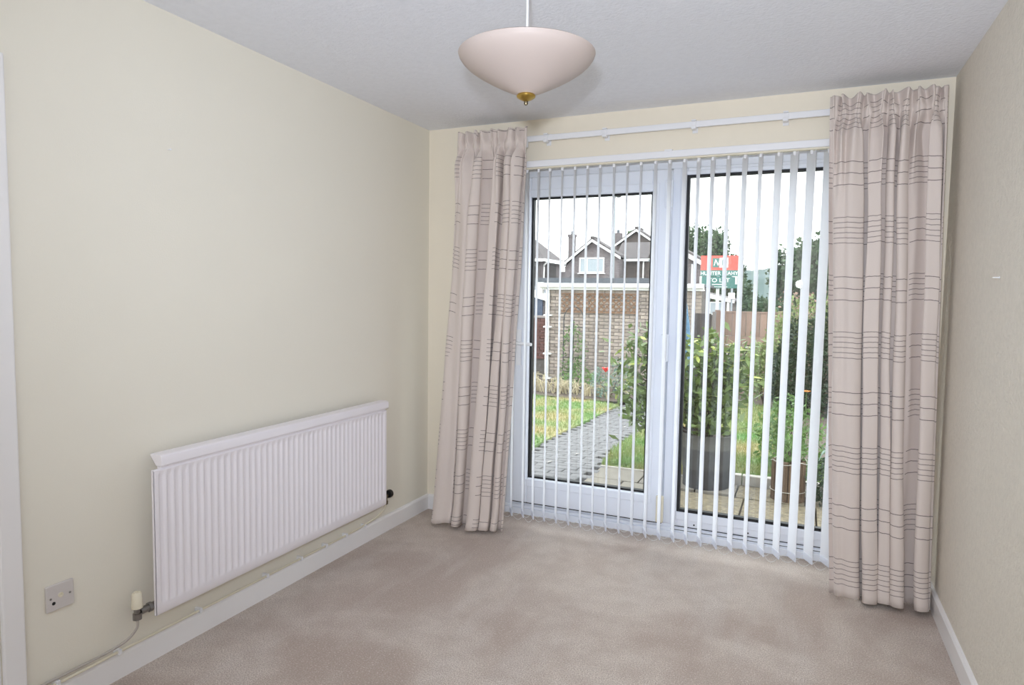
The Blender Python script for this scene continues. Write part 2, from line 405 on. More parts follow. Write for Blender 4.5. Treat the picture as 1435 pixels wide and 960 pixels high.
# opening leaf on the left
LX0, LX1, LZ0, LZ1 = .525, 1.476, .083, 2.098
GX0, GX1, GZ0, GZ1 = .634, 1.374, .241, 1.978
b = frame_rect(LX0, LX1, LZ0, LZ1, GX0-LX0, LX1-GX1, GZ0-LZ0, LZ1-GZ1, FY0-.022, FY1-.02)
leaf = b.build('door_leaf', M['upvc'], pd, bevel=.006)
st = MB()  # the raised step moulding round the glass
st.box(GX0-.045,GX0-.004,FY0-.028,FY0-.021,GZ0-.05,GZ1+.045).box(GX1+.004,GX1+.04,FY0-.028,FY0-.021,GZ0-.05,GZ1+.045)
st.box(GX0-.004,GX1+.004,FY0-.028,FY0-.021,GZ0-.05,GZ0-.004).box(GX0-.004,GX1+.004,FY0-.028,FY0-.021,GZ1+.004,GZ1+.045)
st.build('glazing_bead', M['upvc'], leaf, bevel=.004)
def gasket(parent, x0, x1, z0, z1, y):
    frame_rect(x0-.004, x1+.004, z0-.004, z1+.004, .016, .013, .016, .014, y-.004, y+.03).build('gasket', M['gasket'], parent)
gasket(leaf, GX0, GX1, GZ0, GZ1, FY0)
MB().box(GX0,GX1,FY0+.012,FY0+.016,GZ0,GZ1).build('pane', M['glass'], leaf)
MB().box(LX0+.03,LX0+.062,FY0-.034,FY0-.02,.95,1.17).tube([(LX0+.046,FY0-.03,1.09),(LX0+.046,FY0-.075,1.09),(LX0+.15,FY0-.08,1.085)], .01, 8).build('handle', M['plastic'], leaf, smooth=True)
for z in (.09, 1.02, 1.88):
    MB().box(1.448,1.490,FY0-.045,FY0-.018,z,z+.155).build('hinge', M['cream_plastic'] if z < .5 else M['upvc'], leaf, bevel=.006)
MB().box(LX0,LX1,FY0-.004,FY0+.006,LZ0-.009,LZ0+.001).build('weather_seal', M['black'], leaf)
# fixed pane on the right
RX0, RX1, RZ0, RZ1 = 1.563, 2.395, .163, 2.057
b = frame_rect(1.525, 2.44, .075, 2.103, RX0-1.525, 2.44-RX1, RZ0-.075, 2.103-RZ1, FY0, FY1)
fx = b.build('fixed_light', M['upvc'], pd, bevel=.006)
frame_rect(1.537, 2.42, .112, 2.085, RX0-1.541, 2.416-RX1, RZ0-.118, 2.079-RZ1, FY0-.007, FY0+.002).build('glazing_bead', M['upvc'], fx, bevel=.004)
gasket(fx, RX0, RX1, RZ0, RZ1, FY0+.003)
MB().box(RX0,RX1,FY0+.016,FY0+.020,RZ0,RZ1).build('pane', M['glass'], fx)
for x in (1.66, 1.95, 2.24):
    MB().lathe([(.005,0),(.005,.003)], (x,FY0-.0015,.092), 10, 'y').build('drain_cap', M['dark_metal'], fx)

# ------------------------------------------------------------------ curtain rail
rail = thing('curtain_rail', 'white plastic curtain rail above the vertical blind', 'curtain rail', (1.5,-.03,2.28))
MB().box(.33,2.66,-.062,-.046,2.262,2.294).box(.33,2.66,-.046,-.034,2.270,2.286).build('rail', M['plastic'], rail, bevel=.004)
for x in (.38,.80,1.145,1.62,2.06,2.55):
    k = MB().box(x-.014,x+.014,-.066,0,2.268,2.288).box(x-.012,x+.012,-.068,-.03,2.253,2.262).box(x-.012,x+.012,-.068,-.03,2.294,2.301).box(x-.014,x+.014,-.006,0,2.245,2.31)
    k.build('bracket', M['plastic'], rail, bevel=.002)

# ------------------------------------------------------------------ vertical blind
random.seed(4)
bl = thing('vertical_blind', 'white vertical blind of narrow fabric slats across the patio doors', 'vertical blind', (1.5,-.06,2.1))
hr = MB().box(.52,2.47,-.088,-.038,2.112,2.148).build('headrail', M['plastic'], bl, bevel=.004)
MB().box(.52,2.47,-.076,-.05,2.104,2.113).build('rail_channel', M['cream_plastic'], bl)
for x in (.64,1.5,2.38): MB().box(x-.02,x+.02,-.092,0,2.146,2.153).build('bracket', M['plastic'], hr)
SX = [.548,.622,.694]+[.763,.831,.905,.981,1.054,1.126,1.204,1.278,1.352,1.430,1.504,1.581,1.652,1.723,1.800,1.879,1.953,2.036,2.108,2.184,2.259]+[2.335,2.41]
BX = [.545,.620,.696]+[.756,.831,.905,.979,1.053,1.125,1.202,1.279,1.354,1.425,1.502,1.577,1.645,1.716,1.797,1.871,1.949,2.019,2.092,2.165,2.241,2.318]+[2.40]
BX = [x+(0) for x in BX]
SW, ZT, ZB, YB = .089, 2.098, .070, -.062
view = lambda x: math.atan2(CAM.x-x, YB-CAM.y)
apw = [4,4,4, 4.0,3.2,3.0,3.2,3.0,3.0,3.2,3.2,3.6,4.5,5.0,5.0,4.4,5.6,5.6,6.5,5.0,8.5,8.8,10.5,11.0,11,10]     # how wide each slat looks, drives its twist
slat_ends = []
for i, x in enumerate(SX):
    xb = BX[i] if i < len(BX) else x
    xb = .5*x+.5*xb
    th_ = view(x) + math.asin(min(.9, apw[i]*.0039*math.cos(view(x))/SW)) + random.uniform(-.01,.01)
    ca, sa = math.sin(th_), -math.cos(th_)          # direction of the slat from far edge to near edge
    b = MB(); n = 6; rows = 8
    vs_ = []; fs = []
    for r_ in range(rows+1):
        t = r_/rows; z = ZT+(ZB-ZT)*t; tw = .02*math.sin(t*PI+i)
        cx = x+(xb-x)*t
        c2, s2 = ca*math.cos(tw)-sa*math.sin(tw), ca*math.sin(tw)+sa*math.cos(tw)
        for k in range(n+1):
            q = (k/n-.5)*SW; cv = .0035*(1-(2*k/n-1)**2)
            vs_.append((cx+c2*q-s2*cv, YB+s2*q+c2*cv, z))
    for r_ in range(rows):
        for k in range(n): fs.append((r_*(n+1)+k, r_*(n+1)+k+1, (r_+1)*(n+1)+k+1, (r_+1)*(n+1)+k))
    b.add(vs_, fs)
    s = b.build('slat', M['slat'], bl, smooth='all')
    h = MB(); h.bar((x,YB,2.108),(x,YB,2.086),.014,.004,(ca,sa,0)); h.build('hanger', M['plastic'], s)
    w = MB(); m4 = Matrix(((ca,-sa,0,xb),(sa,ca,0,YB),(0,0,1,0),(0,0,0,1)))
    w.box(-SW/2+.002,SW/2-.002,-.003,.003,ZB+.001,ZB+.034,m4).build('weight', M['slat'], s)
    slat_ends.append((Vector((xb-ca*SW*.46,YB-sa*SW*.46,ZB+.02)), Vector((xb+ca*SW*.46,YB+sa*SW*.46,ZB+.02))))
for side in (0,1):
    b = MB()
    for i in range(len(slat_ends)-1):
        p, q = slat_ends[i][side], slat_ends[i+1][side]; nb = 20
        sag = .027+.006*((i*7) % 3)
        for k in range(nb+1):
            t = k/nb; c = p.lerp(q, t); c.z -= sag*4*t*(1-t); r = .0023
            b.add([c+Vector(d)*r for d in ((1,0,0),(-1,0,0),(0,1,0),(0,-1,0),(0,0,1),(0,0,-1))], [(0,2,4),(2,1,4),(1,3,4),(3,0,4),(2,0,5),(1,2,5),(3,1,5),(0,3,5)])
    b.build('bead_chain', M['chain'], bl, recalc=False)

# ------------------------------------------------------------------ curtains
def curtain(name, label, tx, bx, ytop, ybot, nt, nb, seed, ztop=2.325, zbot=.012, colf=1.0, warp=()):
    rnd = random.Random(seed); NS, NR = 560, 90
    vs_ = []; fs = []; uvs = []
    off1, off2 = rnd.uniform(0,6), rnd.uniform(0,6)
    def warpf(s):   # uneven fold widths
        w = s
        for k, (a_, p_) in enumerate(warp, 1): w += a_*math.sin(2*PI*k*s+p_)/(2*PI*k)
        return w
    for r in range(NR+1):
        t = (r/NR)**1.25 if r else 0
        z = ztop+(zbot-ztop)*t
        d = ztop-z
        x0 = tx[0]+(bx[0]-tx[0])*t**1.2; x1 = tx[1]+(bx[1]-tx[1])*t**1.2
        yb = ytop+(ybot-ytop)*t
        sm = lambda a, b, v: (lambda q: q*q*(3-2*q))(min(1, max(0, (v-a)/(b-a))))
        pinch = math.exp(-((d-.088)/.022)**2)                # gathering tape pinches the cloth here
        A_h = .022*(1-.8*pinch)*(1-sm(.10,.55,d))            # pencil pleats of the heading
        A_f = sm(.085,.20,d)*(.038+.014*t)                    # hanging folds
        for c in range(NS+1):
            s = c/NS
            jit = noise.noise(Vector((s*6+off1, 0, seed)))
            pt = 2*PI*nt*s+jit*2.6
            ws = warpf(s)+.030*noise.noise(Vector((s*4+off2, z*.55, seed)))*sm(.1,.6,d)
            pb = 2*PI*nb*ws+.6
            ft = math.sin(pt)+.45*math.sin(2*pt+1+jit*3)
            cb = math.cos(pb); fb = math.copysign(abs(cb)**.85, cb)
            amp = 1+.85*noise.noise(Vector((s*nb*.9+off1, z*.35, seed+2)))
            small = .22*math.sin(2.3*pb+off2+1.2*z)*(1-.5*t)
            edge = min(1, s/.04, (1-s)/.04)
            yy = yb-(A_h*ft+A_f*amp*(fb+small))*(.25+.75*edge)
            xx = x0+(x1-x0)*s+(A_f*amp*.34*math.sin(2*pb)+A_h*.35*math.cos(pt)+.008*noise.noise(Vector((s*7,z*2.2,seed+5)))*sm(.1,.5,d))*edge
            zz = z
            if d < .09:
                q = 1-d/.09; zz = z+.014*noise.noise(Vector((s*18,seed,0)))*q; xx += .012*math.sin(pt*.5+jit*4)*q*edge; yy -= .010*q*noise.noise(Vector((s*24,1,seed)))
            if t > .93: zz += (t-.93)/.07*(.010*math.cos(pb)+.010*noise.noise(Vector((s*6,3,seed)))); yy += -.02*((t-.93)/.07)**2*max(0,fb)
            vs_.append((xx, min(yy, -.110), max(zz, .003))); uvs.append((((pb+PI/2)/PI)*colf+20+.10*noise.noise(Vector((s*5,2,seed))), z+.03*seed+.03*noise.noise(Vector((s*nb*1.0+4,0,seed)))))
    for r in range(NR):
        for c in range(NS): fs.append((r*(NS+1)+c, r*(NS+1)+c+1, (r+1)*(NS+1)+c+1, (r+1)*(NS+1)+c))
    root = thing(name, label, 'curtain', ((tx[0]+tx[1])/2, ytop, zbot))
    off = worldloc(root)
    me = bpy.data.meshes.new('drape'); me.from_pydata([(p[0]-off.x,p[1]-off.y,p[2]-off.z) for p in vs_], [], fs)
    ul = me.uv_layers.new(name='UVMap')
    ul.data.foreach_set('uv', [k for l in me.loops for k in uvs[l.vertex_index]])
    me.polygons.foreach_set('use_smooth', [True]*len(me.polygons)); me.materials.append(M['curtain']); me.update()
    o = bpy.data.objects.new('drape', me); C.objects.link(o); o.parent = root
    sd = o.modifiers.new('thick', 'SOLIDIFY'); sd.thickness = .002
    # gathering tape and hooks on the back
    MB().box(tx[0]+.02, tx[1]-.02, -.088, -.085, ztop-.10, ztop-.05).build('heading_tape', M['cord'], root)
    for k in range(6):
        x = tx[0]+.05+(tx[1]-tx[0]-.1)*k/5
        MB().tube([(x,-.086,ztop-.06),(x,-.064,ztop-.05),(x,-.064,ztop-.035)], .0018, 6).build('hook', M['plastic'], root)
    return root
curtain('curtain', 'gathered mauve-beige curtain with thread stripes, near the radiator wall', (.285,.725), (.195,.625), -.150, -.215, 8.3, 5.2, 3, colf=.78, warp=((.3,1.0),(.5,2.),(.5,.5)))
curtain('curtain', 'gathered mauve-beige curtain with thread stripes, against the textured wall', (2.252,2.718), (2.345,2.747), -.150, -.250, 9.4, 5.4, 8, colf=1.0, warp=((.3,2.6),(.55,.4),(.5,1.)))

# ------------------------------------------------------------------ pendant lamp
PY = -1.76
LC = Vector((1.396,PY,0)); ZR, RR, ZA = 2.092, .203, 1.973
pl = thing('pendant_lamp', 'conical pinkish glass pendant uplighter with brass finial', 'pendant lamp', (LC.x,LC.y,H))
prof = [(r_, ZA+h_*.119/.167) for r_, h_ in [(.018,0),(.034,.010),(.055,.022),(.085,.042),(.118,.066),(.150,.092),(.176,.117),(.192,.138),(.200,.154),(.203,.166),(.2035,.167)]]
inner = [(r-.005,z+.004) for r, z in reversed(prof[:-1])]
MB().lathe(prof+[(.199,ZR)]+inner, (LC.x,LC.y,0), 72, cap=False).build('shade', M['shade'], pl, smooth='all')
fin = MB().lathe([(.0,ZA+.006),(.026,ZA+.004),(.0285,ZA-.001),(.027,ZA-.005),(.019,ZA-.010),(.010,ZA-.014),(.006,ZA-.016),(0,ZA-.016)], (LC.x,LC.y,0), 32).build('finial', M['brass'], pl, smooth=True)
MB().lathe([(0,ZA-.014),(.0055,ZA-.016),(.0068,ZA-.021),(.005,ZA-.026),(0,ZA-.028)], (LC.x,LC.y,0), 16).build('finial_knob', M['dbrass'], fin, smooth=True)
MB().tube([(LC.x,LC.y,H),(LC.x,LC.y,ZR+.03)], .0036, 8).build('cord', M['cord'], pl, smooth=True)
MB().lathe([(.0,H),(.045,H),(.045,H-.008),(.03,H-.022),(.008,H-.03),(0,H-.03)], (LC.x,LC.y,0), 32).build('ceiling_rose', M['plastic'], pl, smooth=True)
lh = MB().lathe([(0,ZR+.055),(.012,ZR+.055),(.02,ZR+.04),(.02,ZR-.005),(0,ZR-.005)], (LC.x,LC.y,0), 20).build('lamp_holder', M['plastic'], pl, smooth=True)
MB().lathe([(.013,ZR-.0),(.016,ZR-.010),(.028,ZR-.03),(.03,ZR-.045),(.022,ZR-.06),(0,ZR-.066)], (LC.x,LC.y,0), 20).build('bulb', M['plastic'], lh, smooth=True)
for k in range(3):
    a_ = 2*PI*k/3+.4
    MB().tube([(LC.x+.018*math.cos(a_),LC.y+.018*math.sin(a_),ZR+.0),(LC.x+.197*math.cos(a_),LC.y+.197*math.sin(a_),ZR-.012)], .002, 6).build('support_arm', M['brass'], pl)

# ------------------------------------------------------------------ radiator
rd = thing('radiator', 'white fluted panel radiator fixed low on the left wall', 'radiator', (.06,-1.3,.2))
RY0, RY1, RZB, RZT, RXF = -2.02, -.592, .204, .738, .092
NF = 43; pitch = (RY1-RY0-.03)/NF; per = 10
ys = [RY0]+[RY0+.015+pitch*i/per for i in range(NF*per+1)]+[RY1]
zs = [RZB,RZB+.006,RZB+.036,RZB+.042,RZB+.050,RZB+.062,RZT-.03,RZT-.02,RZT-.012,RZT-.004,RZT]
def flute(i):
    if i <= 0 or i >= len(ys)-1: return 0
    q = ((i-1) % per)/per
    return .5-.5*math.cos(2*PI*q) if False else max(0, min(1, (math.sin(PI*q)*1.7-.45)))
win = [0,0,0,.12,.55,1,1,.6,.15,0,0]
vs_ = []; fs = []
for j, z in enumerate(zs):
    for i, y in enumerate(ys):
        x = RXF-.0065*flute(i)*win[j]-(.004 if j in (0,len(zs)-1) else 0)
        vs_.append((x,y,z))
ny = len(ys)
for j in range(len(zs)-1):
    for i in range(ny-1): fs.append((j*ny+i, j*ny+i+1, (j+1)*ny+i+1, (j+1)*ny+i))
b = MB().add(vs_, fs)
b.add([(RXF-.004,RY0,RZB),(RXF-.004,RY1,RZB),(RXF-.004,RY1,RZT),(RXF-.004,RY0,RZT),(.078,RY0,RZB),(.078,RY1,RZB),(.078,RY1,RZT),(.078,RY0,RZT)], [(0,1,5,4),(1,2,6,5),(2,3,7,6),(3,0,4,7),(4,5,6,7)])
b.build('panel', M['rad'], rd, smooth=True)
# rolled top cover
cp = [(.066,.746),(.093,.746),(.0965,.750),(.0965,.775),(.093,.785),(.084,.789),(.040,.789),(.036,.783)]
MB().prism([(x,RY0+.028,z) for x, z in cp], (0,RY1-RY0-.012,0)).build('top_cover', M['rad'], rd, smooth=True, bevel=.002)
MB().box(.068,.086,RY0+.032,RY1-.004,.734,.750).build('convector_grille', M['rad'], rd)
for y in (RY0+.25, RY1-.25): MB().box(.003,.078,y-.02,y+.02,.25,.72).build('bracket', M['rad'], rd)
# valve at the near end: cream cap on a grey body
v1 = MB().lathe([(.0,-.03),(.015,-.03),(.015,-.008),(.011,-.006),(.011,.012),(0,.012)], (.062,-2.075,.242), 12).lathe([(.0135,-2.0),(.0135,-2.066)], (.062,0,.236), 10, 'y').build('valve_body', M['chrome'], rd, smooth=True)
MB().lathe([(.017,-2.018),(.017,-2.034)], (.062,0,.236), 6, 'y').build('nut', M['chrome'], v1)
MB().lathe([(.0,.0),(.0185,.0),(.0185,.004),(.0165,.052),(.012,.057),(.007,.057),(.006,.050),(0,.050)], (.062,-2.075,.254), 20).build('valve_cap', M['cream_plastic'], rd, smooth=True, label='cream plastic valve cap')
# valve at the far end: black wheel on a brass body
v2 = MB().lathe([(.0,-.052),(.013,-.052),(.014,-.035),(.010,-.03),(.012,.005),(0,.007)], (.062,-.556,.245), 12).lathe([(.012,-.60),(.012,-.545)], (.062,0,.240), 10, 'y').build('valve_body', M['dbrass'], rd, smooth=True)
MB().lathe([(0,-.545),(.010,-.545),(.010,-.538),(.021,-.536),(.023,-.528),(.022,-.512),(.018,-.508),(0,-.507)], (.064,0,.244), 20, 'y').build('valve_wheel', M['black'], rd, smooth=True, label='black plastic valve wheel')
# pipes along the skirting
PX = .024
def arc(pts, n=8):   # smooth polyline (Catmull-Rom)
    pts = [Vector(p) for p in pts]; out = []
    for i in range(len(pts)-1):
        p0, p1, p2, p3 = pts[max(i-1,0)], pts[i], pts[i+1], pts[min(i+2,len(pts)-1)]
        for k in range(n):
            t = k/n; out.append(.5*((2*p1)+(-p0+p2)*t+(2*p0-5*p1+4*p2-p3)*t*t+(-p0+3*p1-3*p2+p3)*t**3))
    out.append(pts[-1]); return out
pa = thing('heating_pipe', 'thin cream pipe clipped along the skirting under the radiator', 'pipe', (PX,-1.4,.105))
MB().tube(arc([(.062,-.556,.195),(.058,-.566,.165),(.04,-.61,.132),(.026,-.70,.113),(PX,-.85,.106),(PX,-1.4,.106),(PX,-2.0,.106),(PX,DY1+.066,.104)]), .0048, 8).build('pipe', M['cream_plastic'], pa, smooth=True)
for y in (-.70,-.86,-1.02,-1.2,-1.42,-1.78,-2.12,-2.33): MB().box(0,.034,y-.006,y+.006,.098,.116).build('clip', M['plastic'], pa, bevel=.002)
pb = thing('heating_pipe', 'thin grey pipe curving down from the cream-capped valve', 'pipe', (PX,-2.2,.12))
MB().tube(arc([(.062,-2.075,.213),(.061,-2.078,.18),(.048,-2.11,.146),(.030,-2.18,.127),(.02,-2.26,.121),(.02,DY1+.066,.121)]), .0048, 8).build('pipe', mat('pipe_grey', srgb(176,168,160), .4), pb, smooth=True)

# ------------------------------------------------------------------ socket plate, wall marks
sk = thing('socket_plate', 'square white aerial socket plate with a black hole, near the door frame', 'socket', (0,-2.302,.383))
sy0, sy1, sz0, sz1 = -2.346, -2.259, .340, .426
MB().box(0,.010,sy0,sy1,sz0,sz1).build('plate', M['socket'], sk, bevel=.003)
for y in (sy0+.013, sy1-.013): MB().lathe([(.0035,0),(.0035,.0015)], (.0095,y,.383), 10, 'x').build('screw', M['chrome'], sk)
MB().lathe([(.008,0),(.008,.003),(.004,.003),(.003,.001),(0,.001)], (.0098,-2.302,.387), 16, 'x').build('aerial_outlet', M['cream_plastic'], sk)
MB().lathe([(.0055,0),(.0055,.0012)], (.0099,sy0+.022,.366), 14, 'x').build('cable_hole', M['black'], sk)
tag(MB().lathe([(0,-.02),(.002,-.012),(.002,0),(.0045,.001),(.0045,.002),(0,.002)], (W-.012,-1.0,1.46), 10, 'x').build('wall_nail', M['plastic'], smooth=True), 'small white painted nail in the textured right wall', 'nail')
tag(MB().lathe([(0,.016),(.0035,.014),(.0035,.011),(.0018,.010),(.0018,-.005),(0,-.005)], (0,-1.86,1.90), 10, 'x').build('wall_nail', M['plastic'], smooth=True), 'small painted nail high on the plain left wall', 'nail')

# ================================================================== OUTDOORS
def gz(y): return -.15-.05*max(0, y-2)
random.seed(11)
# ground sheet
b = MB(); YS = [T,2,4,6,8,10,12,20,60,230]; vs_ = []
for y in YS:
    z = gz(min(y,12))-.03-(.02*max(0,y-12) if y < 100 else 2.5)
    vs_ += [(-80,y,z),(70,y,z)]
b.add(vs_, [(2*i,2*i+1,2*i+3,2*i+2) for i in range(len(YS)-1)])
b.build('ground', M['soil'], kind='structure')
# lawns: thick turf sheets
def turf(name, poly, lab, dz=.02):
    b = MB(); n = len(poly)
    top = [(x,y,gz(y)+dz) for x, y in poly]; bot = [(x,y,gz(y)-.06) for x, y in poly]
    b.add(top+bot, [tuple(range(n)), tuple(range(2*n-1,n-1,-1))]+[(i,(i+1)%n,(i+1)%n+n,i+n) for i in range(n)])
    o = b.build(name, M['lawn'], kind='structure', label=lab); return o
LA = [(-.30,2.40),(-.34,3.1),(-.38,3.76),(-.43,5.07),(-.5,6.05),(-.52,6.9),(-1.1,7.25),(-2.6,7.3),(-5.5,7.3),(-5.5,2.1),(-1.3,2.1)]
LB = [(.56,2.12),(1.6,2.12),(2.0,2.14),(3.4,2.14),(3.4,3.1),(1.95,3.3),(1.85,8.3),(1.2,8.9),(.85,8.9),(.62,6.6),(.42,4.9),(.41,3.68),(.45,2.93)]
turf('lawn', LA, 'dry patchy lawn left of the block path')
turf('lawn', LB, 'lawn right of the block path behind the tub')
def inside(x, y, poly):
    c = False; j = len(poly)-1
    for i in range(len(poly)):
        xi, yi = poly[i]; xj, yj = poly[j]
        if (yi > y) != (yj > y) and x < (xj-xi)*(y-yi)/(yj-yi)+xi: c = not c
        j = i
    return c
def blades(poly, n, x0, x1, y0, y1, name, lab):
    b = MB(); k = 0; vs_ = []; fs = []
    while k < n:
        x = random.uniform(x0,x1); y = y0+(y1-y0)*random.random()**1.5
        if not inside(x, y, poly): continue
        k += 1; h = random.uniform(.03,.075); a_ = random.uniform(0,PI); w = .006; z = gz(y)+.015
        lx, ly = random.gauss(0,.02), random.gauss(0,.02); m = len(vs_)
        vs_ += [(x-w*math.cos(a_),y-w*math.sin(a_),z),(x+w*math.cos(a_),y+w*math.sin(a_),z),(x+lx,y+ly,z+h)]; fs.append((m,m+1,m+2))
    b.add(vs_, fs); o = b.build(name, M['grass'], kind='stuff', recalc=False); o['label'] = lab; o['category'] = 'grass'; return o
blades(LA, 13000, -3.2, -.2, 2.1, 7.3, 'grass', 'short dry grass left of the path')
blades(LB, 16000, .4, 2.4, 2.1, 8.5, 'grass', 'green grass behind the grey tub')

# block-paved path
path = struct_empty('path', (0,3,-.2), 'grey block-paved garden path')
MB().add([(-1.6,1.0,-.175),(.56,1.0,-.175),(.58,2.2,-.175),(.46,3.7,gz(3.7)-.025),(.48,5.2,gz(5.2)-.025),(.9,8.2,gz(8.2)-.025),(.2,8.2,gz(8.2)-.025),(-.58,6.9,gz(6.9)-.025),(-.46,5.07,gz(5.07)-.025),(-.36,2.5,gz(2.5)-.025),(-1.6,2.15,-.18)],
         [tuple(range(11))]).build('path_bed', M['joint'], path)
PP = [(-1.5,1.25),(.53,1.25),(.54,2.1),(.43,2.93),(.39,3.68),(.40,4.9),(.60,6.6),(.80,7.9),(.1,7.9),(-.5,6.95),(-.48,6.05),(-.41,5.07),(-.36,3.76),(-.28,2.45),(-.7,2.2),(-1.5,2.1)]
pm = bmesh.new(); bmesh.ops.create_cube(pm, size=1)
for v in pm.verts: v.co.x *= .194; v.co.y *= .094; v.co.z *= .05
bmesh.ops.bevel(pm, geom=[e for e in pm.edges if all(v.co.z > 0 for v in e.verts)], offset=.005, segments=1, affect='EDGES')
pme = bpy.data.meshes.new('paver'); pm.to_mesh(pme); pm.free(); pme.materials.append(M['paver'])
cells = []
y = 1.3; row = 0
while y < 7.9:
    x = -1.5+(.1 if row % 2 else 0)
    while x < .95:
        if inside(x, y, PP): cells.append((x,y))
        x += .2
    y += .1; row += 1
far = MB()
near = [c for c in cells if c[0] > -.55 or c[1] > 2]
slope = -math.atan(.05)
cnt = 0
for x, y in near:
    z = gz(y)-.02+random.uniform(-.002,.002)
    if cnt < 295:
        inst('paver', pme, (x,y,z), path, (slope if y > 2 else 0,0,random.gauss(0,.008))); cnt += 1
    else: far.box(x-.097,x+.097,y-.047,y+.047,z-.025,z+.025)
for x, y in cells:
    if (x,y) not in near: far.box(x-.097,x+.097,y-.047,y+.047,gz(y)-.045,gz(y)+.005)
far.build('far_paving', M['paver'], path, kind='stuff')

lme = bpy.data.meshes.new('fallen_leaf'); lme.from_pydata([(-.035,0,0),(0,-.012,.006),(.035,0,.002),(0,.012,.005)], [], [(0,1,2,3)]); lme.materials.append(M['kerb'])
for x, y, a_ in [(-.05,1.75,.3),(.1,2.0,1.1),(-.2,2.35,.2),(.2,2.5,.8),(.05,3.1,.1),(.22,3.9,.5),(.15,4.6,1.3),(-.1,5.4,.4),(.1,5.9,.9)]:
    tag(inst('fallen_leaf', lme, (x,y,gz(y)+.012), None, (0,0,a_)), 'small pale leaf lying on the grey block path', 'leaf', 'fallen pale leaves on the path')

# flagstones by the door
patio = struct_empty('patio', (1.5,1.2,-.15), 'flagstone patio outside the doors')
MB().box(-3,3.6,T,2.1,-.24,-.185).build('patio_bed', M['joint'], patio)
def flag(x0, x1, y0, y1, m, h=-.148):
    z1 = h+random.uniform(-.003,.003)
    MB().box(x0+.006,x1-.006,y0+.006,y1-.006,z1-.05,z1).build('flagstone', m, patio, bevel=.004)
for k, y in enumerate((T+.02,.72,1.02)):
    y2 = (.72,1.02,1.25)[k]
    x = -1.4
    while x < .53: x2 = min(.56, x+.45+random.choice((0,.15))); flag(x,x2,y,y2,M['flag']); x = x2
flag(.56,.86,1.25,1.72,M['flag']); flag(.86,1.22,1.25,1.72,M['flag']); flag(.56,.98,1.72,2.10,M['flag']); flag(.98,1.44,1.72,2.10,M['flag']); flag(1.44,1.75,1.72,2.02,M['flag'])
for k, y in enumerate((T+.02,.74,1.2,1.66)):
    y2 = (.74,1.2,1.66,2.03)[k]
    x = .58 if k < 2 else (1.22 if k == 2 else 1.75); x -= 0
    while x < 3.5: x2 = x+random.choice((.42,.5,.6)); flag(x,x2,y if k != 1 or x > 1.2 else y,min(y2,1.25) if x < 1.2 and k == 1 else y2,M['sandstone']); x = x2
kb = struct_empty('lawn_edging', (1.9,2.08,-.15), 'pale concrete edging between patio and lawn')
x = 1.5
for w in (.27,.25,.26,.4,.4,.4): MB().box(x+.004,x+w-.004,2.04,2.11,-.2,-.068).build('edging_block', M['kerb'], kb, bevel=.006); x += w
MB().box(.55,1.5,2.09,2.12,-.2,-.14).build('edging_block', M['kerb'], kb)

# ------------------------------------------------------------------ brick garage with trellis
GY, GA, GB, GT = 10.2, -3.10, .27, 1.60
gr = thing('garage', 'pale brick garage wall with white fascia and downpipe behind the lawn', 'garage', ((GA+GB)/2,GY,gz(GY)))
GZB = gz(GY)-.25
MB().box(GA+.01,GB-.01,GY+.012,GY+1.4,GZB,GT).build('wall_core', M['mortar'], gr)
bm_ = bmesh.new(); bmesh.ops.create_cube(bm_, size=1)
for v in bm_.verts: v.co.x *= .215; v.co.y *= .05; v.co.z *= .065
bmesh.ops.bevel(bm_, geom=[e for e in bm_.edges if all(v.co.y < 0 for v in e.verts)], offset=.004, segments=1, affect='EDGES')
bme = bpy.data.meshes.new('brick'); bm_.to_mesh(bme); bm_.free(); bme.materials.append(M['brick'])
courses = int((GT-.06-GZB)/.075); rest = MB(); cnt = 0; todo = []
for c in range(courses):
    z = GT-.10-c*.075
    x = GA+.1075-(.1125 if c % 2 else 0)
    while x-.1075 < GB-.03:
        l, r = max(GA, x-.1075), min(GB, x+.1075); xc = (l+r)/2; w = (r-l)/.215
        if r-l > .03: todo.append(((xc < -.85) and z > -.15 and c >= 1, xc, z, w))
        x += .225
for vis, x, z, w in todo:
    yy = GY+.018+random.uniform(-.003,.003)
    if vis and cnt < 297:
        inst('brick', bme, (x,yy,z), gr, (0,0,random.gauss(0,.004)), (w,1,1)); cnt += 1
    else: rest.box(x-.1075*w,x+.1075*w,yy-.025,yy+.025,z-.0325,z+.0325)
rest.build('lower_brickwork', M['brick'], gr, kind='stuff')
MB().box(GA-.12,GB+.06,GY-.10,GY-.06,GT-.06,GT+.085).build('fascia', M['garage_white'], gr, bevel=.004)
MB().box(GA-.12,GB+.06,GY-.06,GY+.02,GT-.055,GT-.03).build('soffit', M['garage_white'], gr)
MB().box(GA-.1,GB+.06,GY-.095,GY+1.5,GT+.03,GT+.08).build('roof', M['felt'], gr)
MB().tube([(GA-.10,GY-.17,GT+.03),(GB+.06,GY-.17,GT+.03)], .05, 10).build('gutter', M['garage_white'], gr, smooth=True)
MB().box(GA-.20,GA-.05,GY-.14,GY-.02,GT-.15,GT+.1).build('gutter_end', M['garage_white'], gr)
dp = MB().box(GA+.02,GA+.10,GY-.10,GY-.03,gz(GY)-.05,GT+.02).build('downpipe', M['garage_white'], gr, bevel=.012)
for z in (.96,.70,.10,-.45): MB().box(GA-.02,GA+.16,GY-.105,GY,z,z+.03).build('pipe_clip', M['garage_white'], dp)
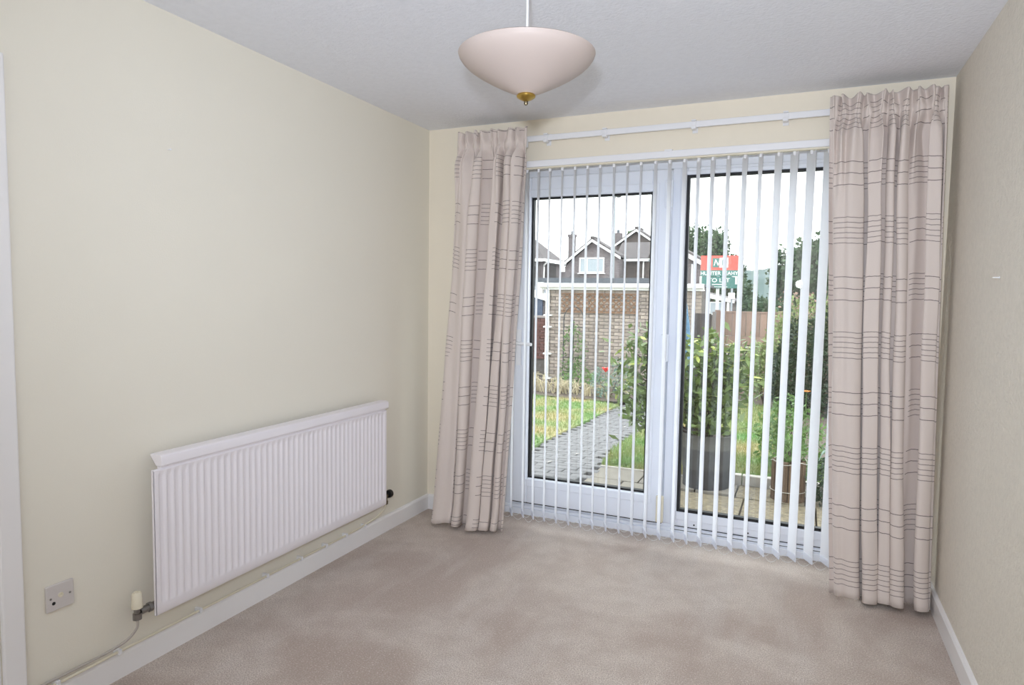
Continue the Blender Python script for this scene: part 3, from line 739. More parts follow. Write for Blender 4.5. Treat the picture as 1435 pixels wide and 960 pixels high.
# diamond trellis
tr = thing('trellis', 'brown diamond trellis panel fixed high on the garage wall', 'trellis', (-1.85,GY-.04,1.05))
TX0, TX1, TZ0, TZ1 = -2.72, -1.0, 1.06, 1.46
def clipdiag(c, sgn):
    pts = []
    for z in (TZ0,TZ1):
        x = c+sgn*(z-TZ0); pts.append((x,z))
    (xa,za),(xb,zb) = pts
    def lim(x, z, xo, zo):
        if x < TX0: t = (TX0-xo)/(x-xo); return TX0, zo+(z-zo)*t
        if x > TX1: t = (TX1-xo)/(x-xo); return TX1, zo+(z-zo)*t
        return x, z
    if (xa < TX0 and xb < TX0) or (xa > TX1 and xb > TX1): return None
    return lim(xa,za,xb,zb), lim(xb,zb,xa,za)
c = TX0-.4
while c < TX1+.4:
    for sgn, yo in ((1,-.026),(-1,-.034)):
        r = clipdiag(c, sgn)
        if r and abs(r[0][0]-r[1][0]) > .03: MB().bar((r[0][0],GY+yo,r[0][1]),(r[1][0],GY+yo,r[1][1]),.008,.022).build('lath', M['lath'], tr)
    c += .13
for z in (TZ0,TZ1): MB().box(TX0,TX1,GY-.045,GY-.03,z-.012,z+.012).build('lath', M['lath'], tr)
# tall wire plant frame with a climber
ob = thing('plant_frame', 'dark arched metal plant support with a green climber by the garage wall', 'plant support', (-2.25,GY-.5,gz(9.7)))
for x in (-2.5,-2.28,-2.06): MB().tube([(x,GY-.5,gz(9.7)-.05),(x,GY-.5,.9)], .010, 6).build('upright', M['dark_metal'], ob)
MB().tube([(-2.28+.22*math.cos(t*PI/12),GY-.5,.9+.28*math.sin(t*PI/12)) for t in range(13)], .010, 6).build('arch', M['dark_metal'], ob)
for z in (.75,.45,.1,-.2): MB().tube([(-2.5,GY-.5,z),(-2.06,GY-.5,z)], .008, 6).build('crossbar', M['dark_metal'], ob)

# ------------------------------------------------------------------ plants
def leafcloud(pts, size, up=.3, narrow=.45, rnd=random):
    """one two-triangle leaf at every point"""
    vs_ = []; fs = []
    for p in pts:
        d = Vector((rnd.gauss(0,1),rnd.gauss(0,1),rnd.gauss(0,1)+up)).normalized()
        s = d.cross(Vector((rnd.gauss(0,1),rnd.gauss(0,1),rnd.gauss(0,1)))).normalized()
        L_ = size*rnd.uniform(.6,1.3); w = L_*narrow; m = len(vs_); p = Vector(p)
        vs_ += [p, p+d*L_*.5+s*w*.5+Vector((0,0,.02*L_)), p+d*L_, p+d*L_*.5-s*w*.5]; fs += [(m,m+1,m+2),(m,m+2,m+3)]
    return MB().add(vs_, fs)
def blob_pts(c, r, n, shell=.55):
    out = []
    for _ in range(n):
        d = Vector((random.gauss(0,1),random.gauss(0,1),random.gauss(0,1))).normalized()
        k = shell+(1-shell)*random.random()**.5
        k *= 1+.25*noise.noise(Vector(c)+d*2.3)
        out.append((c[0]+d.x*r[0]*k, c[1]+d.y*r[1]*k, c[2]+d.z*r[2]*k))
    return out
def shrub(name, label, cat, blobs, n, size, m, base, narrow=.45, stems=4, group=None, inner=True):
    """foliage made of small leaves over a few lobes, on real stems"""
    root = thing(name, label, cat, base, group)
    pts = []; vol = [r[0]*r[1]*r[2] for c, r in blobs]; tv = sum(v**.67 for v in vol)
    for (c, r), v in zip(blobs, vol): pts += blob_pts(c, r, int(n*v**.67/tv))
    fo = leafcloud(pts, size, narrow=narrow).build('foliage', m, root, recalc=False, kind='stuff')
    st_ = MB()
    for k in range(stems):
        c, r = blobs[k % len(blobs)]
        q = (c[0]+random.uniform(-.4,.4)*r[0], c[1]+random.uniform(-.4,.4)*r[1], c[2]+random.uniform(0,.5)*r[2])
        mid = tuple((base[i]+q[i])/2+random.gauss(0,.03*r[0]) for i in range(3))
        w = .03*max(r)
        st_.tube([base, mid, q], [w,w*.7,w*.3], 6)
    st_.build('stem', M['bark'], root, smooth=True)
    return root

# potted rhododendron: big leaves in whorls, each leaf a part
tubc = Vector((1.50,1.92,-.15))
tb = thing('planter_tub', 'large dark grey banded tub holding the rhododendron', 'planter', tubc)
R0, R1, HT = .185, .215, .44
MB().lathe([(R0,0),(R0+.004,.16)], tubc, 28, cap=True).build('lower_band', M['tub_low'], tb, smooth=True)
MB().lathe([(R0+.008,.155),(R0+.02,.33)], tubc, 28, cap=False).build('middle_band', M['tub'], tb, smooth=True)
MB().lathe([(R0+.024,.325),(R1,HT-.01),(R1+.008,HT),(R1-.01,HT),(R1-.02,HT-.05),(0,HT-.05)], tubc, 28, cap=False).build('rim', M['tub_band'], tb, smooth=True)
MB().lathe([(R1-.025,HT-.048),(.0,HT-.03)], tubc, 20, cap=False).build('compost', M['soil'], tb)
rh = thing('potted_rhododendron', 'big-leaved rhododendron in the grey tub, crossing the door mullion', 'shrub', tubc+Vector((0,0,HT-.04)))
b = MB(); root = tubc+Vector((0,0,HT-.05)); tips = []
random.seed(21)
targets = [(.80,1.92,.98),(.74,1.95,.80),(.86,1.85,.70),(.76,1.9,.58),(.84,1.95,.42),(.92,1.95,1.02),(.98,2.0,1.10),(.95,1.85,.86),(.98,1.8,.62),(1.0,1.95,.44),(1.06,2.0,.95),(1.1,1.85,.78),(1.12,1.9,.55),(1.2,2.0,1.02),(1.25,1.8,.85),(1.3,1.95,.66),
 (1.36,2.0,1.0),(1.42,1.8,.92),(1.46,1.95,.75),(1.36,1.8,.55),(1.5,2.05,1.06),(1.56,1.85,.95),(1.6,1.95,.78),(1.52,1.8,.60),(1.66,2.0,1.02),(1.7,1.9,.86),(1.72,1.85,.66),(1.78,1.95,.97),(1.80,1.9,.76),(1.62,1.9,.52),(1.44,1.85,.43),(.90,1.85,.36)]
for t in targets:
    t = Vector(t); mid = root.lerp(t, .5)+Vector((0,0,.05 if t.z > .6 else -.06)); mid.x = root.x+(t.x-root.x)*.42
    b.tube([root+Vector((random.uniform(-.03,.03),random.uniform(-.03,.03),0)), mid, t], [.012,.008,.004], 6); tips.append((t,(t-mid).normalized()))
b.build('branch', M['bark'], rh, smooth=True)
def leafmesh(mname, L_, w, m):
    prof_ = [(0,.008),(.25,w*.8),(.55,w),(.8,w*.7),(1,0.002)]; vs_ = []; fs = []
    for t, hw in prof_:
        zc = -.10*L_*t*t; vs_ += [(L_*t,-hw,zc+.18*hw),(L_*t,0,zc),(L_*t,hw,zc+.18*hw)]
    for i in range(4): fs += [(3*i,3*i+3,3*i+4,3*i+1),(3*i+1,3*i+4,3*i+5,3*i+2)]
    me = bpy.data.meshes.new(mname); me.from_pydata(vs_, [], fs); me.materials.append(m); me.polygons.foreach_set('use_smooth',[True]*len(me.polygons)); me.update(); return me
lm1, lm2 = leafmesh('leaf', .125, .020, M['rhodo']), leafmesh('leaf', .10, .015, M['rhodo2'])
cnt = 0
for t, d in tips:
    nl = 9
    for k in range(nl):
        if cnt >= 292: break
        a_ = 2*PI*k/nl+random.uniform(-.3,.3)
        tilt = random.uniform(-.9,.25) if k % 2 else random.uniform(-.2,.6)
        me = lm2 if (t.z > .55 and random.random() < .55) else lm1
        inst('leaf', me, t+Vector((random.gauss(0,.012),random.gauss(0,.012),random.gauss(0,.02))), rh, (random.gauss(0,.3), -tilt, a_), (random.uniform(.75,1.2),)*3); cnt += 1
# inner leaves too small and too many to pick apart
pts = []
for t, d in tips:
    for _ in range(70): q = t.lerp(root, random.random()**1.3*.6); pts.append((q.x+random.gauss(0,.06),q.y+random.gauss(0,.07),q.z+random.gauss(0,.07)))
leafcloud(pts, .10, narrow=.36).build('inner_foliage', M['rhodo'], rh, kind='stuff', recalc=False)

# wooden stave pot at the right with a leafy plant
pc = Vector((2.125,1.80,-.15))
wp = thing('wooden_pot', 'small brown half-log planter standing on the sandstone patio', 'planter', pc)
for k in range(14):
    a_ = 2*PI*k/14; m4 = Matrix.Translation(pc+Vector((.108*math.cos(a_),.108*math.sin(a_),0))) @ Matrix.Rotation(a_, 4, 'Z')
    MB().box(-.014,.014,-.023,.023,0,.285+.012*((k*5) % 3),m4).build('stave', M['log'], wp, bevel=.005)
MB().lathe([(.10,.0),(.10,.25),(0,.26)], pc, 16).build('compost', M['soil'], wp)
for z in (.08,.30):
    MB().tube([(pc.x+.128*math.cos(2*PI*k/24),pc.y+.128*math.sin(2*PI*k/24),pc.z+z+(.012*math.sin(k) if z > .2 else 0)) for k in range(25)], .003, 6).build('wire_hoop', M['wire'], wp)
random.seed(5)
shrub('leafy_plant', 'bushy light green plant growing behind the wooden pot', 'plant', [((2.06,2.75,.18),(.22,.24,.34)),((2.22,2.6,.12),(.22,.22,.32)),((1.98,3.0,.05),(.14,.2,.26))], 1500, .055, M['leaf_mid'], (2.1,2.75,gz(2.7)))
shrub('leafy_plant', 'small green plant rooted in the wooden pot', 'plant', [((2.13,1.81,.23),(.12,.11,.14))], 260, .045, M['leaf_mid'], (2.125,1.8,.10), stems=3)
shrub('trailing_plant', 'dark trailing plant at the foot of the right curtain', 'plant', [((2.37,1.75,.03),(.10,.12,.17))], 420, .045, M['leaf_dark'], (2.37,1.75,-.148))
# blade-leaf plant
bp_ = thing('blade_plant', 'blue-green plant with long arching blade leaves', 'plant', (2.42,2.0,-.15))
for k in range(26):
    a_ = random.uniform(0,2*PI); L_ = random.uniform(.28,.46); z0 = random.uniform(.1,.48)
    dx, dy = math.cos(a_), math.sin(a_); vs_ = []; fs = []
    for i in range(6):
        t = i/5; w = .013*(1-abs(2*t-.7)**1.5*.6)*(1-t**4)+.001
        p = Vector((2.42+dx*L_*t*.8, 2.0+dy*L_*t*.8, -.15+z0+L_*(.75*t-.75*t*t)))
        s = Vector((-dy,dx,.2))*w; vs_ += [p-s,p+s]
    for i in range(5): fs.append((2*i,2*i+1,2*i+3,2*i+2))
    MB().add(vs_, fs).build('leaf', M['leaf_blue'], bp_, smooth='all', recalc=False)
MB().tube([(2.42,2.0,-.15),(2.43,2.0,.15),(2.42,2.01,.40)], [.014,.012,.008], 6).build('stem', M['bark'], bp_)
of = thing('orange_flower', 'small orange flower in front of the dark bush', 'flower', (2.24,3.2,gz(3.2)))
MB().tube([(2.24,3.2,gz(3.2)),(2.24,3.21,.2),(2.235,3.2,.51)], .004, 5).build('stem', M['leaf_mid'], of)
for k in range(6):
    a_ = k*PI/3; MB().add([(2.235,3.2,.51),(2.235+.03*math.cos(a_-.4),3.2+.03*math.sin(a_-.4),.525),(2.235+.042*math.cos(a_),3.2+.042*math.sin(a_),.52),(2.235+.03*math.cos(a_+.4),3.2+.03*math.sin(a_+.4),.525)], [(0,1,2,3)]).build('petal', M['orange'], of, recalc=False)
# border shrubs on the right
random.seed(8)
shrub('evergreen_bush', 'dense dark evergreen bush at the right of the garden', 'bush', [((2.2,8.2,.30),(.42,.5,.85)),((2.7,8.0,.45),(.45,.5,.95)),((1.95,8.4,.05),(.25,.4,.62)),((3.2,8.3,.3),(.5,.5,.9))], 15000, .07, M['leaf_dark'], (2.5,8.3,gz(8.3)))
fsh = shrub('flowering_shrub', 'tall pale shrub with pinkish tips above the dark bush', 'shrub', [((2.25,9.6,.85),(.5,.35,.65)),((2.85,9.5,.95),(.5,.35,.65)),((1.85,9.7,.6),(.3,.3,.6)),((3.4,9.6,.9),(.5,.35,.6))], 5200, .08, M['leaf_pale'], (2.5,9.5,gz(9.5)))
shrub('leafy_shrub', 'yellow-green shrub growing in front of the fence', 'shrub', [((1.42,8.8,.15),(.28,.35,.5)),((1.7,8.9,.2),(.25,.3,.55))], 2000, .08, M['leaf_pale'], (1.6,8.85,gz(8.8)))
leafcloud(blob_pts((2.5,9.3,1.3),(.9,.3,.35),260,.3), .06, narrow=.8).build('blossom', M['pinktip'], fsh, kind='stuff', recalc=False, label='pinkish flower heads')

# flower bed before the garage
random.seed(31)
bed = struct_empty('flower_bed', (-1.5,8.3,-.45), 'soil border in front of the garage')
b = MB()
NBX, NBY = 30, 8; vs_ = []
for j in range(NBY+1):
    for i in range(NBX+1):
        x = -5+5.3*i/NBX; y = 7.27+2.6*j/NBY
        vs_.append((x,y,gz(y)+.03+.05*math.sin(PI*j/NBY)+.03*noise.noise(Vector((x*4,y*4,0)))))
b.add(vs_, [(j*(NBX+1)+i,j*(NBX+1)+i+1,(j+1)*(NBX+1)+i+1,(j+1)*(NBX+1)+i) for j in range(NBY) for i in range(NBX)])
b.build('soil', M['soil'], bed)
def stalks(name, label, cx, cy, n, h, spread, m, lean=.25):
    root = thing(name, label, 'plant', (cx,cy,gz(cy)+.05))
    b = MB()
    for _ in range(n):
        x = cx+random.gauss(0,spread*.4); y = cy+random.gauss(0,.1); a_ = random.uniform(0,2*PI); hh = h*random.uniform(.5,1.15); l = hh*random.uniform(.1,1)*lean*3
        p = Vector((x,y,gz(cy)+.03)); q = p+Vector((math.cos(a_)*l*.4,math.sin(a_)*l*.2,hh*.75)); e = p+Vector((math.cos(a_)*l,math.sin(a_)*l*.5,hh*(1-.5*min(1,l/hh))))
        b.tube([p,q,e], [.009,.008,.004], 4, cap=False)
    b.build('stalks', m, root, kind='stuff', recalc=False); return root
stalks('dried_perennial', 'clump of pale dry stalks in the bed by the downpipe', -2.55, 7.75, 90, .42, .55, M['straw'], .4)
stalks('dried_perennial', 'clump of pale dry stalks in the middle of the bed', -1.9, 7.8, 70, .34, .55, M['straw'], .4)
stalks('dried_perennial', 'low dry stalks at the path end of the bed', -1.2, 7.7, 55, .28, .5, M['straw'], .35)
shrub('grassy_plant', 'yellow-green arching plant at the left edge of the bed', 'plant', [((-2.95,7.6,-.15),(.3,.2,.26))], 420, .16, M['leaf_pale'], (-2.95,7.6,gz(7.6)+.03), narrow=.12, stems=3)
shrub('climbing_plant', 'thin green climber on the metal plant support', 'plant', [((-2.25,GY-.6,.25),(.28,.12,.62)),((-2.2,GY-.6,-.25),(.35,.14,.35))], 700, .07, M['leaf_mid'], (-2.25,GY-.6,gz(9.6)+.03), stems=3)
shrub('grey_green_plant', 'loose grey-green plant below the red poppy', 'plant', [((-1.05,7.6,-.12),(.18,.15,.26)),((-.72,7.7,.0),(.22,.16,.34))], 650, .06, M['leaf_blue'], (-.9,7.65,gz(7.6)+.03))
shrub('low_plant', 'low mixed greenery in the middle of the bed', 'plant', [((-1.6,8.1,-.2),(.45,.2,.22))], 420, .06, M['leaf_mid'], (-1.6,8.1,gz(8.1)+.05))
pp = thing('poppy', 'single bright red poppy before the brick garage', 'flower', (-.93,7.5,gz(7.5)+.04))
MB().tube([(-.93,7.5,gz(7.5)+.03),(-.94,7.5,-.1),(-.93,7.48,.085)], .005, 5).build('stem', M['leaf_mid'], pp)
for k in range(5):
    a_ = 2*PI*k/5; vs_ = [(-.93,7.48,.08)]
    for s_, r_, z_ in ((-.7,.035,.115),(-.35,.055,.14),(0,.06,.145),(.35,.055,.14),(.7,.035,.115)): vs_.append((-.93+1.35*r_*math.cos(a_+s_),7.48+1.35*r_*math.sin(a_+s_),.08+1.35*(z_-.08)))
    MB().add(vs_, [(0,i,i+1) for i in range(1,5)]).build('petal', M['red'], pp, recalc=False)
shrub('twiggy_shrub', 'dark twiggy shrub left of the white downpipe', 'shrub', [((-3.9,9.6,.0),(.5,.4,.55))], 700, .07, M['leaf_dark'], (-3.9,9.6,gz(9.6)), stems=8)

# ------------------------------------------------------------------ boundary: fence, gate, low wall, parasol
fe = thing('fence', 'pinkish brown fence with upright boards behind the garden', 'fence', (1.6,11.3,gz(11.3)))
FYY = 11.3; x = .50
while x < 4.2:
    MB().box(x+.004,x+.136,FYY,FYY+.02,.60,1.10+random.uniform(-.008,.008)).build('board', M['fence'], fe); x += .14
for z in (.60,.40,.20,.0,-.2,-.4,-.6):
    for k in range(3):
        x0 = .5+1.25*k; MB().box(x0+.006,x0+1.244,FYY+.0,FYY+.03,z-.19,z-.006).build('gravel_board', M['fence'], fe)
MB().box(.48,4.22,FYY-.015,FYY+.03,1.10,1.13).build('capping_rail', M['fence'], fe)
for x in (.47,1.74,2.99,4.2): MB().box(x-.05,x+.05,FYY-.04,FYY+.06,gz(11.3)-.1,1.15).build('post', M['fence'], fe)
gt = thing('garden_gate', 'dark timber gate between the garage and the fence', 'gate', (.38,9.6,gz(9.6)))
for k in range(5): MB().box(.215+k*.068,.279+k*.068,9.58,9.6,gz(9.6)+.03,1.10).build('board', M['gate'], gt)
for z in (-.3,.75): MB().box(.215,.555,9.6,9.63,z,z+.09).build('ledge', M['gate'], gt)
MB().box(.575,.635,9.56,9.64,gz(9.6),1.14).build('gate_post', mat('post_grey_wood', srgb(112,106,104), .85), gt)
lw = thing('brick_wall', 'low dark red brick wall left of the garage', 'wall', (-4.0,12.2,gz(12)))
MB().box(-5.4,-3.7,12.22,12.38,gz(12)-.1,.84).build('wall_core', M['mortar'], lw)
rbm = bpy.data.meshes.new('brick'); _b = bmesh.new(); bmesh.ops.create_cube(_b, size=1)
for v in _b.verts: v.co.x *= .215; v.co.y *= .06; v.co.z *= .065
_b.to_mesh(rbm); _b.free(); rbm.materials.append(M['redbrick'])
for c in range(14):
    for k in range(8):
        x = -5.25+k*.225+(.11 if c % 2 else 0)
        if x < -3.75: inst('brick', rbm, (x,12.21,.79-.075*c), lw)
MB().box(-5.45,-3.65,12.16,12.42,.84,.89).build('coping', mat('coping_stone', srgb(150,140,136), .85), lw)
pr = thing('folded_parasol', 'folded blue parasol standing beside the garage corner', 'parasol', (.585,6.2,gz(6.2)))
vs_ = []; fs = []; nseg = 16
rings = [(1.44,.01),(1.30,.035),(1.0,.075),(.7,.10),(.45,.11),(.3,.10)]
for z, r in rings:
    for k in range(nseg):
        a_ = 2*PI*k/nseg; rr = r*(1.15 if k % 2 else .72); vs_.append((0.585+rr*math.cos(a_),6.2+rr*math.sin(a_),z))
for i in range(len(rings)-1):
    for k in range(nseg): fs.append((i*nseg+k,i*nseg+(k+1)%nseg,(i+1)*nseg+(k+1)%nseg,(i+1)*nseg+k))
MB().add(vs_, fs).build('canopy', M['blue'], pr)
MB().tube([(.585,6.2,gz(6.2)),(.585,6.2,1.48)], .016, 8).build('pole', M['post'], pr)
MB().lathe([(.20,0),(.20,.05),(.05,.08),(.03,.2),(0,.2)], (.585,6.2,gz(6.2)), 20).build('base', M['dark_metal'], pr)

# ------------------------------------------------------------------ TO LET board
sg = thing('to_let_board', 'red and green TO LET board on a white post behind the fence', 'sign', (.46,11.9,-1))
SY = 11.8; s0, s1 = .01, .815
MB().box(.355,.42,SY+.03,SY+.10,-1.0,2.25).build('post', M['sign_white'], sg)
MB().box(s0+.0,s1+.0,SY,SY+.02,2.035,2.355).build('top_panel', M['sign_red'], sg)
MB().box(s0,s1,SY+.001,SY+.02,1.895,2.035).build('name_panel', M['sign_green'], sg)
MB().box(s0+.02,s1-.01,SY-.012,SY+.008,1.63,1.885).build('slip_panel', M['sign_green'], sg)
MB().box(s0-.01,s0+.03,SY-.02,SY+.01,1.72,1.895).box(s1-.05,s1-.01,SY-.02,SY+.01,1.72,1.895).box(s1-.11,s1-.05,SY-.02,SY+.01,1.88,1.895).build('slip_clip', M['sign_white'], sg)
MB().box(.265,.405,SY-.006,SY,2.095,2.30).build('emblem_square', M['sign_green'], sg)
MB().box(.415,.60,SY-.006,SY,2.09,2.305).build('emblem_square', M['sign_white'], sg)
def text(body, x, z, size, m, parent, y, sx=1, shear=0, name='lettering'):
    cu = bpy.data.curves.new('t', 'FONT'); cu.body = body; cu.size = size; cu.extrude = .002; cu.align_x = 'CENTER'; cu.shear = shear
    t = bpy.data.objects.new('t', cu); C.objects.link(t); bpy.context.view_layer.update()
    me = bpy.data.meshes.new_from_object(t.evaluated_get(bpy.context.evaluated_depsgraph_get())); me.name = name
    bpy.data.objects.remove(t); bpy.data.curves.remove(cu)
    for v in me.vertices: v.co = Vector((v.co.x*sx, -v.co.z, v.co.y))
    me.materials.clear(); me.materials.append(m); me.update()
    o = bpy.data.objects.new(name, me); C.objects.link(o); o.parent = parent; o.location = Vector((x,y,z))-worldloc(parent); return o
cx = (s0+s1)/2
text('HUNTER LEAHY', cx, 1.925, .115, M['sign_white'], sg, SY-.003, .98)
text('TO LET', cx, 1.765, .125, M['sign_white'], sg, SY-.016, 1.15)
text('N', .345, 2.135, .20, M['sign_white'], sg, SY-.010, .8, .3)
text('L', .50, 2.135, .20, M['sign_green'], sg, SY-.010, .8)
MB().box(.25,.60,SY-.018,SY-.012,1.655,1.667).box(.27,.58,SY-.018,SY-.012,1.705,1.722).build('ruled_line', M['sign_white'], sg)
sp_ = thing('road_sign', 'small white road sign on a thin grey pole', 'sign', (.25,16.5,-1))
MB().tube([(.25,16.5,-1),(.25,16.5,2.1)], .03, 8).build('pole', M['post'], sp_)
MB().box(.16,.34,16.43,16.46,1.40,1.58).build('plate', M['sign_white'], sp_)

# ------------------------------------------------------------------ houses
def gable_house(name, label, xl, zl, xa, za, xr, zr, y, depth, m, zb=-2.2, windows=(), extra=None, bw=.16):
    """house whose front gable (plane y) has eaves at xl,zl and xr,zr and apex xa,za"""
    root = thing(name, label, 'house', ((xl+xr)/2,y,zb))
    ov = .15
    MB().prism([(xl+ov,y,zb),(xr-ov,y,zb),(xr-ov,y,zr-.1),(xa,y,za-.12),(xl+ov,y,zl-.1)], (0,depth,0)).build('wall', m, root)
    for (xe,ze) in ((xl,zl),(xr,zr)):
        MB().prism([(xe,y-.25,ze-.02),(xa,y-.25,za-.02),(xa,y-.25,za+.14),(xe,y-.25,ze+.14)], (0,depth+.4,0)).build('roof_slope', M['tiles'], root)
        MB().prism([(xe,y-.32,ze-bw),(xa,y-.32,za-bw),(xa,y-.32,za+.02),(xe,y-.32,ze+.02)], (0,.06,0)).build('bargeboard', M['garage_white'], root)
    MB().box(xa-.12,xa+.12,y-.3,y+depth,za+.08,za+.22).build('ridge', M['tiles'], root)
    for (x0,x1,z0,z1,mul) in windows:
        w = MB(); t = .09
        w.box(x0,x0+t,y-.06,y+.02,z0,z1).box(x1-t,x1,y-.06,y+.02,z0,z1).box(x0+t,x1-t,y-.06,y+.02,z0,z0+t).box(x0+t,x1-t,y-.06,y+.02,z1-t,z1)
        for q in mul: w.box(x0+(x1-x0)*q-.07,x0+(x1-x0)*q+.07,y-.05,y+.02,z0+t,z1-t)
        wf = w.build('window', M['garage_white'], root)
        MB().box(x0+t*.5,x1-t*.5,y-.02,y+.01,z0+t*.5,z1-t*.5).build('pane', M['pane'], wf)
        MB().box(x0-.08,x1+.08,y-.12,y,z0-.06,z0).build('sill', M['garage_white'], wf)
    return root
h1 = gable_house('brick_house', 'grey brick house with a low white-edged gable and one wide window, above the garage', -13.3,3.62, -11.15,5.32, -9.15,4.12, 40, 1.3, M['house_grey'], windows=((-12.1,-10.32,3.06,4.12,(.3,)),))
ch = MB().box(-13.15,-12.72,40.6,41.0,3.4,5.80).build('chimney', M['house_dark'], h1)
MB().box(-13.20,-12.67,40.55,41.05,5.62,5.80).build('chimney_cap', M['house_dark'], ch)
MB().lathe([(.10,5.80),(.09,6.02),(0,6.02)], (-12.93,40.8,0), 10).build('chimney_pot', M['felt'], ch)
MB().prism([(-12.75,39.3,2.62),(-11.65,39.3,2.62),(-12.05,39.3,2.98),(-12.4,39.3,2.98)], (0,.6,0)).build('porch_roof', M['tiles'], h1)
MB().box(-12.7,-11.7,39.2,39.35,2.5,2.66).build('porch_fascia', M['garage_white'], h1)
# link roof to the right
MB().box(-9.2,-7.6,41.32,43,-2.2,3.9).build('link_wall', M['house_brown'], h1)
MB().prism([(-9.9,41.0,4.02),(-9.9,41.0,4.12),(-9.9,43.0,5.35),(-9.9,43.0,5.2)], (2.3,0,-.0)).build('link_roof', M['tiles'], h1)
MB().box(-9.25,-7.55,40.9,41.0,3.90,4.06).build('link_fascia', M['garage_white'], h1)
MB().box(-7.95,-7.87,41.08,41.18,1.5,3.9).build('downpipe', M['garage_white'], h1)
h2 = gable_house('brick_house', 'darker brown brick house with a steep gable, partly behind the door mullion', -10.96,5.31, -9.32,6.44, -7.5,5.2, 45, 1.6, M['house_brown'], windows=((-8.73,-7.75,3.18,4.33,()),), bw=.14)
ch = MB().box(-11.35,-10.8,46.0,46.5,4,6.35).build('chimney', M['house_dark'], h2)
MB().lathe([(.12,6.35),(.10,6.6),(0,6.6)], (-11.08,46.25,0), 10).build('chimney_pot', M['felt'], ch)
h4 = gable_house('brick_house', 'dark brick house end just right of the door mullion', -4.9,3.3, -3.75,3.95, -2.42,3.2, 30, 3, M['house_dark'], bw=.2)
MB().tube([(-2.95,29.92,3.1),(-2.95,29.92,1)], .05, 6).build('downpipe', M['garage_white'], h4)
# hipped house on the left
h3 = thing('hipped_house', 'grey hipped roof house at the far left behind the garage', 'house', (-13,30,-2.2))
MB().box(-20,-10.25,28.2,31.0,-2.2,3.2).build('wall', M['house_dark'], h3)
E0 = 3.32; HX, HY0, HY1 = -10.05, 27.9, 31.2; rz = E0+1.22; ry = (HY0+HY1)/2
MB().add([(-20,HY0,E0),(HX,HY0,E0),(HX,HY1,E0),(-20,HY1,E0),(HX-1.25,ry,rz),(-20,ry,rz)], [(0,1,4,5),(1,2,4),(2,3,5,4),(0,5,3),(3,2,1,0)]).build('roof', M['tiles'], h3)
MB().box(-20,HX+.02,HY0-.06,HY0,E0-.13,E0+.02).box(HX,HX+.06,HY0-.06,HY1,E0-.13,E0+.02).build('fascia', M['garage_white'], h3)
MB().tube([(-9.97,HY0+.4,E0-.08),(-10.15,HY0+.35,E0-.3),(-10.2,28.35,E0-.4),(-10.2,28.35,1.2)], .05, 6).build('downpipe', M['garage_white'], h3)
MB().box(-10.26,-10.2,28.6,30.2,1.9,3.1).build('timber_panel', M['gate'], h3)
MB().prism([(-16,26,-2.2),(-10.75,26,-2.2),(-10.75,26,3.05),(-12.2,26,3.9),(-16,26,3.9)], (0,2.1,0)).build('wing', M['house_dark'], h3)
MB().prism([(-10.55,25.8,2.95),(-12.3,25.8,4.0),(-12.3,25.8,4.18),(-10.55,25.8,3.13)], (0,2.2,0)).build('wing_bargeboard', M['garage_white'], h3)
MB().box(-11.4,-11.0,25.92,26.05,1.5,2.5).build('window', M['garage_white'], h3)
MB().tube([(-10.95,29.2,4.2),(-10.95,29.2,4.85)], .05, 6).build('flue', M['felt'], h3)
# neighbouring garages
ng = thing('neighbour_garage', 'dark flat-roofed garage row behind the brick garage', 'garage', (-3.5,16,-1.2))
MB().box(-8.2,-1.9,16,18,-1.4,1.72).build('wall', M['house_dark'], ng)
MB().box(-8.4,-1.7,15.85,18.2,1.74,1.98).build('flat_roof', M['felt'], ng)
ns = thing('navy_garage', 'small garage with white gable board and dark navy door at the far left', 'garage', (-4.9,14,-1))
MB().box(-6.2,-4.58,14.02,15.7,-1.2,1.45).build('wall', M['house_dark'], ns)
MB().box(-6.1,-4.66,13.96,14.02,-1.1,1.40).build('door', M['navy'], ns)
MB().prism([(-6.3,13.9,1.75),(-4.5,13.9,1.26),(-4.5,13.9,1.46),(-6.3,13.9,1.95)], (0,.08,0)).build('bargeboard', M['garage_white'], ns)
MB().prism([(-6.3,13.98,1.84),(-4.5,13.98,1.36),(-4.5,13.98,1.44),(-6.3,13.98,1.92)], (0,1.75,0)).build('roof', M['felt'], ns)
# bungalow porch right of the garage
bp2 = thing('bungalow', 'pale bungalow with a sloping white fascia, right of the garage corner', 'bungalow', (-.7,20,-1))
MB().box(-1.3,-.12,20,22,-1.2,1.30).build('wall', M['house_brown'], bp2)
MB().prism([(-1.4,19.8,1.54),(.02,19.8,1.26),(.02,19.8,1.36),(-1.4,19.8,1.72)], (0,.1,0)).build('fascia', M['garage_white'], bp2)
MB().prism([(-1.4,19.9,1.62),(.02,19.9,1.30),(.02,22.2,1.34),(-1.4,22.2,1.66)], (0,0,.06)).build('roof', M['tiles'], bp2)
wf = MB().box(-1.05,-.3,19.94,20.02,.85,1.30).build('window', M['garage_white'], bp2)
for x in (-1.01,-.76,-.53): MB().box(x,x+.2,19.925,19.945,.90,1.26).build('pane', M['pane'], wf)
MB().box(-.22,-.14,19.85,19.95,-1,1.3).build('porch_post', M['garage_white'], bp2)
